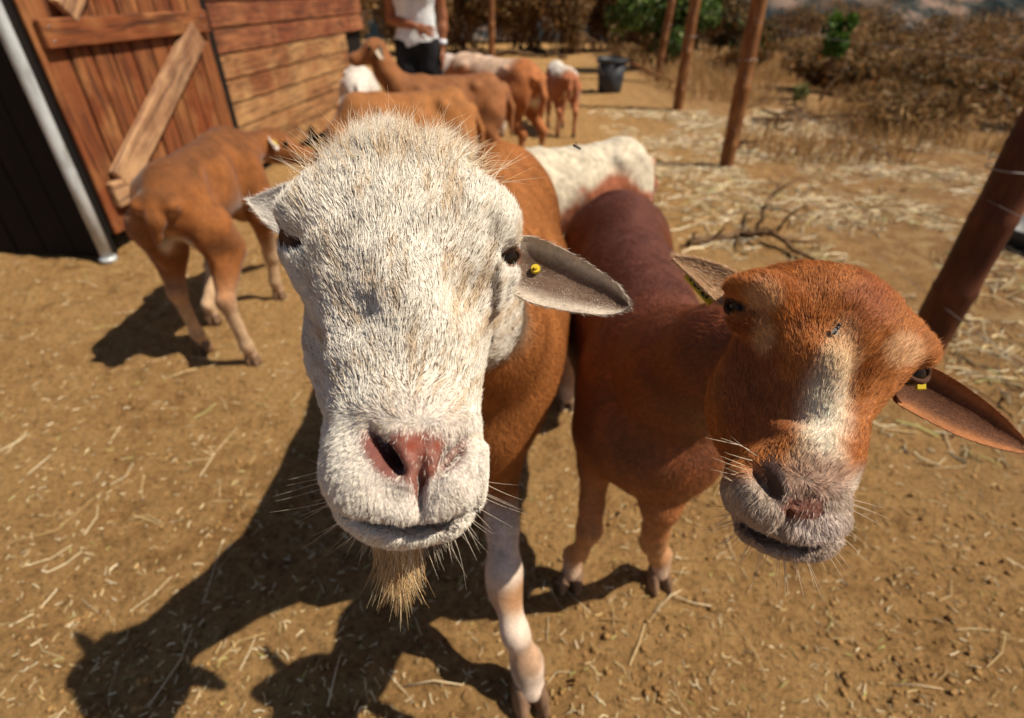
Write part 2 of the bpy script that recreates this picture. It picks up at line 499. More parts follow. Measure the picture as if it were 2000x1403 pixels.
mesh('dirt_clods', V.reshape(-1, 3), (np.arange(N)[:, None, None]*12 + icf[None]).reshape(-1, 3), M_CLOD, smooth=True, label='small crumbly clods of dry dirt on the pen floor', cat='dirt', kind='stuff')
# the longest stalks, one by one
for k, (pts, wd, lab) in enumerate([
    ([(25, 1068), (110, 1035), (205, 965)], 0.0050, 'thick brown woody stalk on sunlit dirt left of the ram'),
    ([(292, 1385), (352, 1290), (402, 1160), (438, 1062)], 0.0036, 'longest curved straw stalk lying inside the ram shadow'),
    ([(640, 1382), (668, 1268)], 0.0045, None), ([(1278, 1192), (1332, 1150)], 0.0055, None), ([(1312, 1166), (1388, 1190)], 0.005, None),
    ([(1085, 1138), (1152, 1206)], 0.0035, None), ([(55, 930), (105, 893)], 0.006, None), ([(392, 934), (418, 880), (464, 834)], 0.0038, None),
    ([(168, 1050), (196, 972)], 0.004, None), ([(1745, 1330), (1842, 1346)], 0.003, None), ([(785, 1338), (905, 1344)], 0.0045, None), ([(0, 885), (58, 848)], 0.006, None)]):
    q = np.array([G(*p) for p in pts])
    if len(q) == 2: q = np.array([q[0], q[0]*0.5+q[1]*0.5 + [0.004, 0.003, 0], q[1]])
    q[:, 2] = [gz(x, y) + 0.006 for x, y, _ in q]
    o0 = q[0].copy(); mb = MB(); mb.tube(q, wd*0.34*np.linspace(1, 0.6, len(q)), 6)
    o = mb.build('straw_stalk', M_STRAW, None, True, o0, label=lab or 'single long pale straw stalk lying on the dirt', cat='straw', group=None if lab else 'single long straw stalks')
    o.location = o0
    vcol(o, 'tint', np.tile((0.50, 0.32, 0.14) if k == 0 else (0.72, 0.58, 0.36), (len(mb.v), 1)))

# ================================================================== barn
BC = G(212, 506)                                             # corner of the barn, where the metal post stands
BD = np.array([0.116, 0.9932, 0.0]); BN = np.array([0.9932, -0.116, 0.0]); BZ = np.array([0, 0, 1.0])
def wood(name, red=(0.30, 0.085, 0.028), tan=(0.52, 0.29, 0.125), dark=(0.085, 0.032, 0.016), worn=0.5):
    m = Mat(name, 0.75, 0.25)
    oi = m.n('ObjectInfo')
    vec = m.coord((1, 1, 1))
    ad = m.n('VectorMath', operation='ADD'); m.link(vec, ad.inputs[0])
    cb = m.n('CombineXYZ'); mu = m.n('Math', operation='MULTIPLY'); m.link(oi.outputs['Random'], mu.inputs[0]); mu.inputs[1].default_value = 50
    for i in range(3): m.link(mu.outputs[0], cb.inputs[i])
    m.link(cb.outputs[0], ad.inputs[1])
    mp = m.n('Mapping'); mp.inputs['Scale'].default_value = (1.2, 14, 14); m.link(ad.outputs[0], mp.inputs[0])
    g = m.noise(mp.outputs[0], 3.0, 7, 0.65, 0.9)
    big = m.noise(ad.outputs[0], 3.4, 4, 0.6)
    base = m.mix(oi.outputs['Random'], red, [r*0.55+t*0.45 for r, t in zip(red, tan)])
    c1 = m.mix(m.ramp(big, [(0.5 - 0.12*worn, 0.0), (0.72 - 0.1*worn, 0.95)]), base, tan)
    c2 = m.mix(m.ramp(g, [(0.34, 0.95), (0.56, 0.0)]), c1, dark)
    m.color(c2); m.bump(g, 0.55, 0.004)
    return m.m
M_DOOR = wood('door_wood', (0.20, 0.052, 0.016), (0.36, 0.155, 0.055), (0.05, 0.017, 0.009), 0.35)
M_BRACE = wood('brace_wood', (0.24, 0.105, 0.055), (0.58, 0.35, 0.18), (0.10, 0.045, 0.03), 0.8)
M_WALL = wood('wall_wood', (0.25, 0.085, 0.032), (0.46, 0.26, 0.11), (0.07, 0.028, 0.014), 0.8)
M_WALLUP = wood('upper_wall_wood', (0.19, 0.055, 0.024), (0.36, 0.145, 0.06), (0.05, 0.02, 0.012), 0.5)
M_SHADEWOOD = wood('shade_black_wood', (0.006, 0.004, 0.0035), (0.009, 0.0055, 0.004), (0.003, 0.0025, 0.002), 0.3)  # wood blackened to hold the barn's deep shade in its colour
barn = thing('barn', (BC[0], BC[1], 0), 'red-brown timber barn with braced door and lapped board wall', 'barn', rotz=math.atan2(BD[1], BD[0]))
# barn frame: x along the wall, y = inward (left), z up
def plank(name, parent, t0, t1, y0, y1, z0, z1, mat, bev=0.004, rot=0.0, skew=0.0):
    L, Wd, Hh = (t1-t0)/2, (y1-y0)/2, (z1-z0)/2
    mb = MB(); lng = np.argmax([L, Wd, Hh])
    hs = [L, Wd, Hh]
    perm = [lng] + [i for i in range(3) if i != lng]
    mb.box((0, 0, 0), [hs[i] for i in perm], None, bev)
    R = np.zeros((3, 3))
    for j, i in enumerate(perm): R[i, j] = 1
    if np.linalg.det(R) < 0: R[:, 2] *= -1
    o = bpy.data.objects.new(name, mesh_data(name, mb.v, mb.f, mat, False))
    c = np.array([(t0+t1)/2, (y0+y1)/2, (z0+z1)/2])
    Rr = np.array([[1, 0, 0], [0, math.cos(skew), -math.sin(skew)], [0, math.sin(skew), math.cos(skew)]]) @ R
    M4 = Matrix.Identity(4)
    for i in range(3):
        for j in range(3): M4[i][j] = Rr[i, j]
        M4[i][3] = c[i]
    o.matrix_local = M4
    put(o, parent); return o
wall = bpy.data.objects.new('side_wall', None); put(wall, barn)
z = 0.055
k = 0
while z < 2.2:
    upper = z > 0.72
    t_end = 4.09 if upper else 3.55
    cuts = [1.385, t_end] if not (k % 3 == 1 and not upper) else [1.385, 2.35 + 0.12*(k % 2), t_end]
    if k in (3, 5): cuts = [1.385, 2.05 + 0.1*(k == 5), t_end]
    for a, b in zip(cuts[:-1], cuts[1:]):
        plank('plank', wall, a + 0.002, b - 0.003 - 0.012*random.random()*(b == t_end), (0.0 if not upper else 0.012), 0.024, z, z + 0.131, M_WALLUP if upper else M_WALL, 0.004, skew=-0.045 + random.uniform(-0.01, 0.01))
    z += 0.1415; k += 1
for a in (0.12, 0.26, 0.40, 0.54): plank('plank', wall, 3.57, 4.08, 0.10, 0.12, a - 0.07, a + 0.065, M_WALLUP)
plank('wall_backing', wall, 1.34, 4.08, 0.06, 0.075, 0.03, 2.19, M_SHADEWOOD, 0.001)
plank('door_jamb', wall, 1.318, 1.380, -0.012, 0.055, 0.0, 2.2, M_SHADEWOOD)  # dark jamb, with the door-edge shadow put into its colour
plank('sill_beam', wall, 1.40, 4.06, 0.03, 0.09, 0.0, 0.05, M_SHADEWOOD)
# door: vertical boards, rails and braces
door = bpy.data.objects.new('door', None); put(door, barn)
t = 0.075; ws = [0.150, 0.125, 0.118, 0.130, 0.142, 0.120, 0.135, 0.128, 0.130]; s_ = (1.302 - 0.075)/sum(ws)
for i, w_ in enumerate(ws):
    w_ *= s_
    plank('plank', door, t + 0.006, t + w_ - 0.006, -0.030 + 0.006*random.random(), -0.006, 0.085 + 0.012*random.random(), 2.0, M_DOOR, 0.004); t += w_
plank('door_backing', door, 0.072, 1.29, 0.0, 0.012, 0.10, 1.98, M_SHADEWOOD, 0.001)
plank('rail', door, 0.105, 1.275, -0.066, -0.0315, 0.893, 1.003, M_DOOR, 0.006)
plank('rail', door, 0.130, 1.285, -0.066, -0.0315, 0.215, 0.335, M_BRACE, 0.006)
plank('rail', door, 0.105, 1.275, -0.066, -0.0315, 1.80, 1.91, M_DOOR, 0.006)
def brace(t0, z0, t1, z1, hw):
    d = np.array([t1-t0, 0, z1-z0]); L = np.linalg.norm(d); d /= L
    w_ = np.array([-d[2], 0, d[0]])
    mb = MB(); mb.box((0, 0, 0), (L/2, hw, 0.019), None, 0.006)
    o = bpy.data.objects.new('brace', mesh_data('brace', mb.v, mb.f, M_BRACE, False))
    R = np.stack([d, w_, np.cross(d, w_)], 1); M4 = Matrix.Identity(4)
    for i in range(3):
        for j in range(3): M4[i][j] = R[i, j]
    M4[0][3], M4[1][3], M4[2][3] = (t0+t1)/2, -0.0505, (z0+z1)/2
    o.matrix_local = M4; put(o, door)
brace(0.205, 0.318, 1.150, 0.900, 0.070)
brace(0.262, 1.02, 1.135, 1.78, 0.058)
for tt_, zz_ in ((0.14, 0.92), (0.14, 0.975), (1.22, 0.92), (0.165, 0.245), (1.22, 0.975)):
    mb = MB(); mb.tube([(tt_, -0.0655, zz_), (tt_, -0.069, zz_)], [0.006, 0.004], 8); mb.build('nail', None, door, True)
_m = Mat('dull_steel', 0.5, 0.5); _m.b.inputs['Metallic'].default_value = 0.8; _m.color((0.35, 0.33, 0.31)); M_STEEL = _m.m
for o in [q for q in bpy.data.objects if q.name.startswith('nail')]: o.data.materials.append(M_STEEL)
# end wall, its deep shade put into the near-black board colour
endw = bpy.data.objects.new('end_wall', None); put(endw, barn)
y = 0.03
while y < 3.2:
    plank('plank', endw, 0.02 + 0.005*random.random(), 0.045, y, y + 0.156, 0.0, 2.2, M_SHADEWOOD, 0.003); y += 0.162
plank('corner_board', endw, 0.03, 0.069, -0.004, 0.028, 0.0, 2.2, M_SHADEWOOD)
plank('corner_board', endw, 0.046, 0.10, 0.03, 0.06, 0.0, 2.2, M_SHADEWOOD)
plank('back_wall', endw, 0.03, 4.07, 3.22, 3.25, 0.0, 2.75, M_SHADEWOOD)
plank('back_wall', endw, 4.02, 4.05, 0.13, 3.2, 0.0, 2.2, M_SHADEWOOD)
roof = bpy.data.objects.new('roof', None); put(roof, barn)
_m = Mat('roof_metal', 0.45, 0.5); _m.b.inputs['Metallic'].default_value = 0.6; _m.color(_m.ramp(_m.noise(_m.coord(), 3, 5), [(0.3, (0.25, 0.20, 0.17)), (0.7, (0.45, 0.42, 0.40))])); M_ROOF = _m.m
mb = MB()
for i in range(40):
    a = i*0.106 - 0.05
    mb.tube([(a, -0.02, 2.23), (a, 3.3, 2.85)], 0.03, 6)
mb.build('roof_sheet', M_ROOF, roof, True)
# galvanised corner post
_m = Mat('galvanised', 0.42, 0.5); _m.b.inputs['Metallic'].default_value = 0.15
_m.color(_m.ramp(_m.noise(_m.coord((3, 3, 1)), 9, 6), [(0.3, (0.30, 0.30, 0.29)), (0.5, (0.50, 0.53, 0.55)), (0.75, (0.62, 0.64, 0.66))])); M_GALV = _m.m
mp_ = thing('metal_post', (BC[0], BC[1], 0), 'slim galvanised metal post standing at the barn corner', 'post')
mb = MB(); zz = np.linspace(-0.05, 2.3, 6); mb.tube([(0, 0, q) for q in zz], 0.027, 18); mb.build('pole', M_GALV, mp_, True)
mb = MB(); mb.tube([(0, 0, -0.01), (0, 0, 0.012)], [0.040, 0.036], 18); mb.build('base_collar', M_GALV, mp_, True)
# ================================================================== fence, brush, bucket
_m = Mat('bamboo', 0.55, 0.35)
_v = _m.coord((1, 1, 0.25)); _g = _m.noise(_v, 22, 6, 0.6)
_m.color(_m.ramp(_g, [(0.25, (0.075, 0.026, 0.009)), (0.5, (0.19, 0.072, 0.022)), (0.75, (0.36, 0.18, 0.065))])); _m.bump(_g, 0.3, 0.003); M_BAMBOO = _m.m
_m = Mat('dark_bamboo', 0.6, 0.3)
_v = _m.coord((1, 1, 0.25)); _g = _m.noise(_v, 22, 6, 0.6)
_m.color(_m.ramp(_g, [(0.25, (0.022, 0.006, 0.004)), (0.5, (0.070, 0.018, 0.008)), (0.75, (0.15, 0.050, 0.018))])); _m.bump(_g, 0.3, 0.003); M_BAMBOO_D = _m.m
def post(foot, top_px, hgt, r, label, mat=M_BAMBOO, lean=(0, 0)):
    b = np.array([foot[0], foot[1], gz(foot[0], foot[1]) - 0.05])
    th = thing('fence_post', (foot[0], foot[1], gz(*foot[:2])), label, 'post', 'bamboo posts of the wire fence')
    pts, rad = [], []; z = -0.05; node = 0.16
    while z < hgt:
        bow = 0.012*math.sin(z*2.1 + foot[0]*5)
        for dz, k in ((0.0, 1.02), (0.012, random.uniform(1.03, 1.10)), (0.024, 1.0), (node*0.5, 0.98)):
            q = z + dz; pts.append((lean[0]*q + bow, lean[1]*q, q)); rad.append(r*k*(1 - 0.12*q/hgt))
        z += node*random.uniform(0.8, 2.4)
    mb = MB(); mb.tube(pts, rad, 12); mb.build('pole', mat, th, True)
    for s in (0.55, 0.9):
        q = s*hgt*0.6; mb = MB()
        mb.tube([(lean[0]*q + (r*1.12)*math.cos(a), lean[1]*q + (r*1.12)*math.sin(a), q + 0.003*a) for a in np.linspace(0, 9, 26)], 0.0018, 5)
        mb.build('tie_wire', M_STEEL, th, True)
    return foot
FP = [G(1768, 735), G(1415, 325), G(1323, 213), G(1284, 158), G(962, 118)]
labs = ['thick dark bamboo fence post rising behind the tilted brown head', 'tall bamboo fence post standing beside the bent branches in the straw',
        'bamboo fence post between the green bush and the taller straw-side post', 'pale bamboo fence post in front of the round green bush', 'slim bamboo post standing behind the herd right of the person']
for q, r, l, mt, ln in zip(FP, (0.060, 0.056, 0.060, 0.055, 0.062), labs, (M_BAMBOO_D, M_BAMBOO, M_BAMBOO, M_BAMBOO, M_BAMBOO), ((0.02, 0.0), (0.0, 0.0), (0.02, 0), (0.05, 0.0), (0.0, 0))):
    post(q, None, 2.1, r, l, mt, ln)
# wires strung between the posts
WP = [np.array([1.50, 0.1, 0]), FP[0], FP[1], FP[2], FP[3]]
wn_ = ['lowest', 'middle', 'topmost']
for k, hz_ in enumerate((0.30, 0.62, 0.95)):
    mb = MB(); pts = []
    for a, b in zip(WP[:-1], WP[1:]):
        for t in np.linspace(0, 1, 9)[:-1]:
            p = a*(1-t) + b*t; pts.append((p[0] + 0.05*hz_*0 - 0.03, p[1], gz(p[0], p[1]) + hz_ - 0.03*math.sin(math.pi*t)))
    o0 = np.array([pts[0][0], pts[0][1], 0]); mb.tube(np.array(pts), 0.0009, 5)
    o = mb.build('fence_wire', M_STEEL, None, True, o0, label=f'thin grey {wn_[k]} wire strung along the bamboo posts', cat='wire', group='fence wires'); o.location = o0

def leaf_mat(name, rough=0.6, trans=0.25):
    m = Mat(name, rough, 0.2); c = m.attr('tint'); m.color(c)
    tr = m.n('BsdfTranslucent'); m.link(c, tr.inputs[0]); mx = m.n('MixShader'); mx.inputs[0].default_value = trans
    m.link(m.b.outputs[0], mx.inputs[1]); m.link(tr.outputs[0], mx.inputs[2]); m.link(mx.outputs[0], m.t.nodes['Material Output'].inputs[0])
    return m.m
M_LEAF = leaf_mat('leaf'); M_TWIG = Mat('twig_bark', 0.85, 0.15)
M_TWIG.color(M_TWIG.ramp(M_TWIG.noise(M_TWIG.coord(), 18, 5), [(0.3, (0.07, 0.038, 0.02)), (0.7, (0.26, 0.15, 0.075))])); M_TWIG = M_TWIG.m
def shrub(name, base, rx, ry, hgt, label, cols, nleaf, lsize, group=None, ntwig=26, cat='shrub', thin=0.35, trunk=None, zlo=0.0):
    b = np.array([base[0], base[1], gz(base[0], base[1])])
    th = thing(name, b, label, cat, group)
    rg = np.random.default_rng(int(abs(b[0]*917 + b[1]*131)*100) % 99991)
    # lumps through the crown
    nl = 16
    L = rg.normal(size=(nl, 3)); L /= np.linalg.norm(L, axis=1)[:, None]; L *= (0.25 + 0.65*rg.random((nl, 1)))
    lc = np.stack([L[:, 0]*rx, L[:, 1]*ry, zlo + (hgt-zlo)*(0.52 + 0.42*L[:, 2])], 1)
    lr = 0.20 + 0.22*rg.random(nl)
    q = rg.integers(0, nl, nleaf)
    d = rg.normal(size=(nleaf, 3)); d /= np.linalg.norm(d, axis=1)[:, None]; d *= rg.random((nleaf, 1))**0.45
    p = lc[q] + d*lr[q][:, None]*np.array([rx, ry, (hgt-zlo)*0.6])
    p[:, 2] = np.maximum(p[:, 2], 0.02)
    a = rg.normal(size=(nleaf, 3)); a[:, 2] += thin*1.5; a /= np.linalg.norm(a, axis=1)[:, None]
    s = np.cross(a, rg.normal(size=(nleaf, 3))); s /= np.linalg.norm(s, axis=1)[:, None]
    ls = lsize*(0.6 + 0.8*rg.random(nleaf))[:, None]
    V = np.stack([p - a*ls, p + s*ls*thin + a*ls*0.1, p + a*ls, p - s*ls*thin + a*ls*0.1], 1)
    t = rg.random(nleaf); kk = rg.integers(0, len(cols), nleaf); C0 = np.array(cols)[kk]*(0.6 + 0.7*rg.random((nleaf, 1)))
    cr = mesh('crown', V.reshape(-1, 3), np.arange(nleaf*4).reshape(-1, 4), M_LEAF, th, False, kind='stuff')
    vcol(cr, 'tint', np.repeat(C0, 4, 0))
    mb = MB()
    for i in range(ntwig):
        e = lc[rg.integers(0, nl)] + rg.normal(size=3)*np.array([rx, ry, hgt])*0.14
        if trunk: s0 = np.array([0, 0, zlo*0.7])
        else: s0 = np.array([rg.normal()*rx*0.22, rg.normal()*ry*0.22, -0.03])
        md = s0*0.5 + e*0.5 + rg.normal(size=3)*0.06*hgt
        r0 = hgt*rg.uniform(0.005, 0.011)
        mb.tube([s0, md, e], [r0, r0*0.7, r0*0.25], 5, False)
    if trunk: mb.tube([(0, 0, -0.05), (trunk*0.3, 0, zlo*0.4), (trunk, 0, zlo*0.75), (trunk, 0, hgt*0.8)], [0.028, 0.022, 0.018, 0.006], 7, False)
    mb.build('trunk' if trunk else 'stems', M_TWIG, th, True)
    return th
DRYC = [(0.22, 0.115, 0.042), (0.32, 0.18, 0.072), (0.10, 0.052, 0.022), (0.15, 0.095, 0.035), (0.42, 0.26, 0.11)]
OLIVE = [(0.085, 0.062, 0.020), (0.16, 0.092, 0.030), (0.05, 0.038, 0.014), (0.26, 0.125, 0.038)]
GREEN = [(0.05, 0.10, 0.02), (0.10, 0.18, 0.03), (0.03, 0.06, 0.015), (0.17, 0.26, 0.06)]
LIME = [(0.07, 0.15, 0.02), (0.11, 0.20, 0.03), (0.04, 0.09, 0.015)]
where = ['behind the barn end', 'behind the person', 'right behind the person hip', 'beyond the slim bamboo post', 'beyond the fallen log', 'left of the dark bucket', 'behind the dark bucket', 'left of the green bush', 'far behind the green bush']
for k, (x, y, rx, h_) in enumerate([(-3.2, 11.0, 1.0, 2.2), (-2.0, 12.6, 1.0, 2.1), (-1.0, 13.2, 1.1, 1.9), (0.3, 13.4, 1.1, 2.0), (1.2, 13.0, 0.9, 1.7), (2.0, 13.6, 1.0, 2.0), (2.5, 12.0, 0.7, 1.0), (3.3, 13.5, 0.9, 1.6), (4.4, 14.5, 1.0, 1.6)]):
    shrub('dry_shrub', (x, y), rx, 0.7, h_, f'tangled dry brown shrub {where[k]}', DRYC if k % 3 != 2 else DRYC[:3] + OLIVE[:2], 7500, 0.050, 'dry shrubs along the back of the pen', 40)
for k, (x, y, h_) in enumerate([(-4.2, 15.0, 2.4), (-2.7, 15.6, 2.3), (-1.4, 16.0, 2.4), (-0.2, 15.8, 2.3), (0.9, 16.2, 2.4), (2.1, 16.0, 2.3), (3.4, 16.6, 2.2)]):
    shrub('dry_shrub', (x, y), 1.15, 0.7, h_, 'tall dry brown shrub in the rear row behind the other shrubs', DRYC[:4] + OLIVE[:2], 5000, 0.060, 'rear row of dry shrubs', 24)
gb = G(1300, 150)
shrub('green_bush', (gb[0] + 0.15, gb[1] + 0.75), 0.95, 0.65, 1.55, 'round green leafy bush behind the bamboo fence posts', GREEN + [(0.22, 0.26, 0.10)], 6400, 0.048, None, 24, 'bush', 0.42)
shrub('green_bush', (4.3, 11.6), 0.8, 0.6, 0.95, 'dim olive-green bush right of the round leafy bush', OLIVE + GREEN[:1], 3200, 0.045, None, 24, 'bush', 0.42)
sp_ = G(1600, 195)
shrub('sapling', (sp_[0], sp_[1]), 0.20, 0.18, 0.92, 'slender sapling with bright lime-green leaves and a bare stem', LIME, 900, 0.042, None, 8, 'tree', 0.45, trunk=0.16, zlo=0.40)
sp_ = G(1560, 205)
shrub('green_plant', (sp_[0], sp_[1]), 0.13, 0.10, 0.26, 'low grey-green plant growing in the pale dry grass', [(0.14, 0.17, 0.05), (0.20, 0.22, 0.08)], 260, 0.030, None, 6, 'plant', 0.35)
lowpos = [(7.0, 15.5, 1.6, 1.1), (9.5, 17.0, 1.8, 1.4), (12.5, 17.5, 2.0, 1.6), (6.0, 19.5, 1.8, 1.5), (11.0, 21.0, 2.2, 2.0), (3.7, 5.4, 0.8, 0.42), (4.6, 6.3, 1.0, 0.60), (5.6, 6.2, 1.0, 0.75), (4.3, 8.0, 0.9, 0.55), (5.7, 8.3, 1.1, 0.85), (7.2, 8.6, 1.2, 1.0), (5.0, 10.2, 1.0, 0.75), (6.6, 11.0, 1.2, 1.0), (8.6, 11.6, 1.3, 1.15), (3.5, 9.6, 0.6, 0.5)]
lw = ['on the slope below the pen', 'on the slope right of the valley', 'at the right edge of the slope', 'down the slope behind the sapling', 'lowest on the valley slope', 'nearest the thick dark post', 'behind the brush pile', 'along the pan side of the field', 'behind the lime-green sapling', 'in the middle of the field', 'at the field edge', 'behind the sapling further off', 'in front of the far hillside', 'at the far field corner', 'beside the tall fence post']
for k, (x, y, rx, h_) in enumerate(lowpos):
    shrub('low_scrub', (x, y), rx, rx*0.7, h_, f'low dense brown scrub {lw[k]}', (OLIVE + DRYC[:3], DRYC, OLIVE + [(0.30, 0.12, 0.035)], DRYC[:2] + [(0.40, 0.29, 0.13)])[k % 4], (4200, 2600, 3600, 2400)[k % 4], (0.040, 0.055, 0.034, 0.060)[k % 4], 'low scrub beyond the fence', (30, 60, 30, 70)[k % 4], thin=(0.35, 0.16, 0.3, 0.12)[k % 4])
# dry grass beyond the fence
N = 26000
gx_ = RNG.uniform(2.0, 9.5, N); gy_ = RNG.uniform(4.2, 13, N); k = (fbm(np.stack([gx_, gy_, 0*gx_], 1), 0.8, 2) > 0.44) & (gx_ < gy_*1.1); gx_, gy_ = gx_[k], gy_[k]; N = len(gx_)
az = RNG.uniform(0, 6.3, N); hh = RNG.uniform(0.06, 0.30, N)*(0.6 + 0.8*fbm(np.stack([gx_, gy_, 0*gx_], 1), 1.6, 2)); ln = RNG.normal(size=(N, 2))*0.35
b0 = np.stack([gx_, gy_, ground_z(gx_, gy_)], 1); sd = np.stack([np.cos(az), np.sin(az), 0*az], 1)*0.005
tp = b0 + np.stack([ln[:, 0]*hh, ln[:, 1]*hh, hh], 1); md = b0*0.5 + tp*0.5 + np.stack([0*hh, 0*hh, hh*0.1], 1)
V = np.stack([b0 - sd, b0 + sd, md + sd*0.7, md - sd*0.7, tp, tp], 1)[:, :5]
Fq = np.array([[0, 1, 2], [0, 2, 3], [3, 2, 4]])
o = mesh('dry_grass', V.reshape(-1, 3), (np.arange(N)[:, None, None]*5 + Fq[None]).reshape(-1, 3), M_LEAF, None, False, label='pale dry grass growing beyond the bamboo fence', cat='grass', kind='stuff')
vcol(o, 'tint', np.repeat((np.array([0.62, 0.42, 0.19]) + np.array([-0.16, -0.18, -0.10])*RNG.random((N, 1)))*(0.5 + 0.6*RNG.random((N, 1))), 5, 0))

# fallen branches
_m = Mat('dead_branch', 0.9, 0.1); _m.color(_m.ramp(_m.noise(_m.coord(), 25, 5), [(0.3, (0.06, 0.032, 0.018)), (0.7, (0.26, 0.16, 0.085))])); M_BRANCH = _m.m
def branch(pxs, r, label, twigs=4, name='fallen_branch', group=None, mat=None):
    pts = np.array([G(p[0], p[1], p[2] if len(p) > 2 else 0.0) for p in pxs]); 
    for q, p in zip(pts, pxs): q[2] = (p[2] if len(p) > 2 else r*0.8) + gz(q[0], q[1])
    o0 = pts[0].copy(); o0[2] = 0
    th = thing(name, o0, label, 'branch', group)
    P_ = resample(pts, 14); P_ += RNG.normal(size=P_.shape)*r*0.35
    mb = MB(); mb.tube(P_ - o0, r*np.linspace(1, 0.45, 14), 7); mb.build('limb', mat or M_BRANCH, th, True)
    for i in range(twigs):
        k = random.randrange(3, 12); d = RNG.normal(size=3); d[2] = abs(d[2])*0.7; d /= np.linalg.norm(d); ln = random.uniform(0.10, 0.30)
        mb = MB(); mb.tube([P_[k]-o0, P_[k]-o0 + d*ln*0.5 + RNG.normal(size=3)*0.02, P_[k]-o0 + d*ln], [r*0.4, r*0.3, r*0.12], 5); mb.build('twig', mat or M_BRANCH, th, True)
branch([(1345, 480), (1430, 462), (1505, 455, 0.05), (1560, 490, 0.03), (1615, 522)], 0.022, 'dark gnarled branch lying in straw by the tall post', 6)
branch([(1478, 455), (1492, 415, 0.10), (1505, 380, 0.16), (1535, 345, 0.22)], 0.013, 'twisted dark branch sticking up out of the straw', 5)
branch([(1355, 470), (1358, 455, 0.08)], 0.010, 'short pale stub of wood standing in the dirt', 0)
branch([(905, 108), (980, 110), (1060, 113), (1110, 118)], 0.060, 'long fallen log lying behind the herd', 3, 'fallen_log')
branch([(1225, 118, 0.25), (1290, 150, 0.10), (1345, 178)], 0.028, 'reddish leaning stick at the foot of the pale post', 2, mat=M_BAMBOO)
branch([(1130, 60, 0.5), (1180, 95, 0.25), (1215, 125, 0.05)], 0.020, 'thin grey branch leaning behind the dark bucket', 2)
for k in range(26):
    px_, py_ = random.uniform(1440, 1790), random.uniform(205, 300); a = random.gauss(0.1, 0.5); ln = random.uniform(40, 130)
    branch([(px_, py_), (px_ + ln*0.5*math.cos(a), py_ + ln*0.2*math.sin(a), random.uniform(0.02, 0.12)), (px_ + ln*math.cos(a), py_ + ln*0.4*math.sin(a), random.uniform(0.02, 0.08))],
           random.uniform(0.006, 0.016), 'thin dead stick in the scattered brush pile beyond the fence', 1, 'dead_stick', 'sticks of the brush pile')

# bucket and feed pan
_m = Mat('black_plastic', 0.5, 0.35); _m.color(_m.ramp(_m.noise(_m.coord(), 8, 4), [(0.3, (0.020, 0.022, 0.027)), (0.7, (0.045, 0.05, 0.058))])); M_BLACK = _m.m
bp = G(1190, 180); bk = thing('bucket', (bp[0], bp[1], gz(bp[0], bp[1])), 'dark charcoal plastic bucket standing on the bare dirt', 'bucket')
def lathe(prof, n=28):
    vs, fs = [], []
    for r, z in prof:
        for k in range(n):
            a = 2*math.pi*k/n; vs.append((r*math.cos(a), r*math.sin(a), z))
    for i in range(len(prof)-1):
        fs += [(i*n+k, i*n+(k+1) % n, (i+1)*n+(k+1) % n, (i+1)*n+k) for k in range(n)]
    return vs, fs
v_, f_ = lathe([(0.0, 0.004), (0.145, 0.004), (0.150, 0.01), (0.183, 0.36), (0.176, 0.36), (0.144, 0.018), (0.0, 0.018)]); mesh('shell', v_, f_, M_BLACK, bk)
v_, f_ = lathe([(0.182, 0.335), (0.197, 0.338), (0.200, 0.375), (0.192, 0.384), (0.178, 0.380), (0.176, 0.345)]); mesh('rim', v_, f_, M_BLACK, bk)
mb = MB(); mb.tube([(0.19*math.cos(a), 0.02 + 0.06*math.sin(a), 0.35 - 0.16*math.sin(a)) for a in np.linspace(0.0, math.pi, 14)], 0.006, 6); mb.build('handle', M_STEEL, bk, True).location.y = -0.2
fp_ = G(2015, 478); pn = thing('feed_pan', (fp_[0], fp_[1], gz(fp_[0], fp_[1])), 'shallow dark rubber pan in straw beyond the thick post', 'pan')
v_, f_ = lathe([(0.0, 0.01), (0.13, 0.01), (0.165, 0.085), (0.175, 0.092), (0.182, 0.085), (0.145, 0.0), (0.0, 0.0)]); mesh('shell', v_, f_, M_BLACK, pn)
v_, f_ = lathe([(0.172, 0.088), (0.180, 0.097), (0.190, 0.092), (0.184, 0.080)]); mesh('rim', v_, f_, M_BLACK, pn)
# ================================================================== animals
def coat_material(name, rough=0.75, mott=0.35, scale=160, spec=0.2, bump=0.5, sheen=0.15):
    m = Mat(name, rough, spec)
    vec = m.coord((1, 1, 1))
    base = m.attr('tint')
    n1 = m.noise(vec, scale, 6, 0.7)
    n2 = m.noise(vec, 22, 5, 0.65)
    f = m.ramp(n1, [(0.30, 1 - mott), (0.70, 1 + mott * 0.6)])
    g = m.ramp(n2, [(0.3, 0.68), (0.7, 1.28)])
    c = m.mix(1.0, m.mix(1.0, base, f, 'MULTIPLY'), g, 'MULTIPLY')
    m.color(c)
    m.b.inputs['Sheen Weight'].default_value = sheen
    m.b.inputs['Sheen Roughness'].default_value = 0.4
    m.bump(n1, bump, 0.004)
    return m.m
M_COAT = coat_material('short_coat')
M_WOOL = coat_material('woolly_coat', 0.9, 0.3, 45, 0.1, 0.8, 0.3)
M_FACE = coat_material('face_skin', 0.8, 0.25, 260, 0.15, 0.35, 0.0)
_m = Mat('hoof_horn', 0.55, 0.35)
_m.color(_m.ramp(_m.noise(_m.coord((1, 1, 1)), 40, 4), [(0.3, (0.10, 0.055, 0.03)), (0.7, (0.30, 0.18, 0.11))])); M_HOOF = _m.m
_m = Mat('eye_dark', 0.22, 0.2); _m.color((0.012, 0.007, 0.004)); M_EYE = _m.m
_m = Mat('eye_iris', 0.08, 0.6)
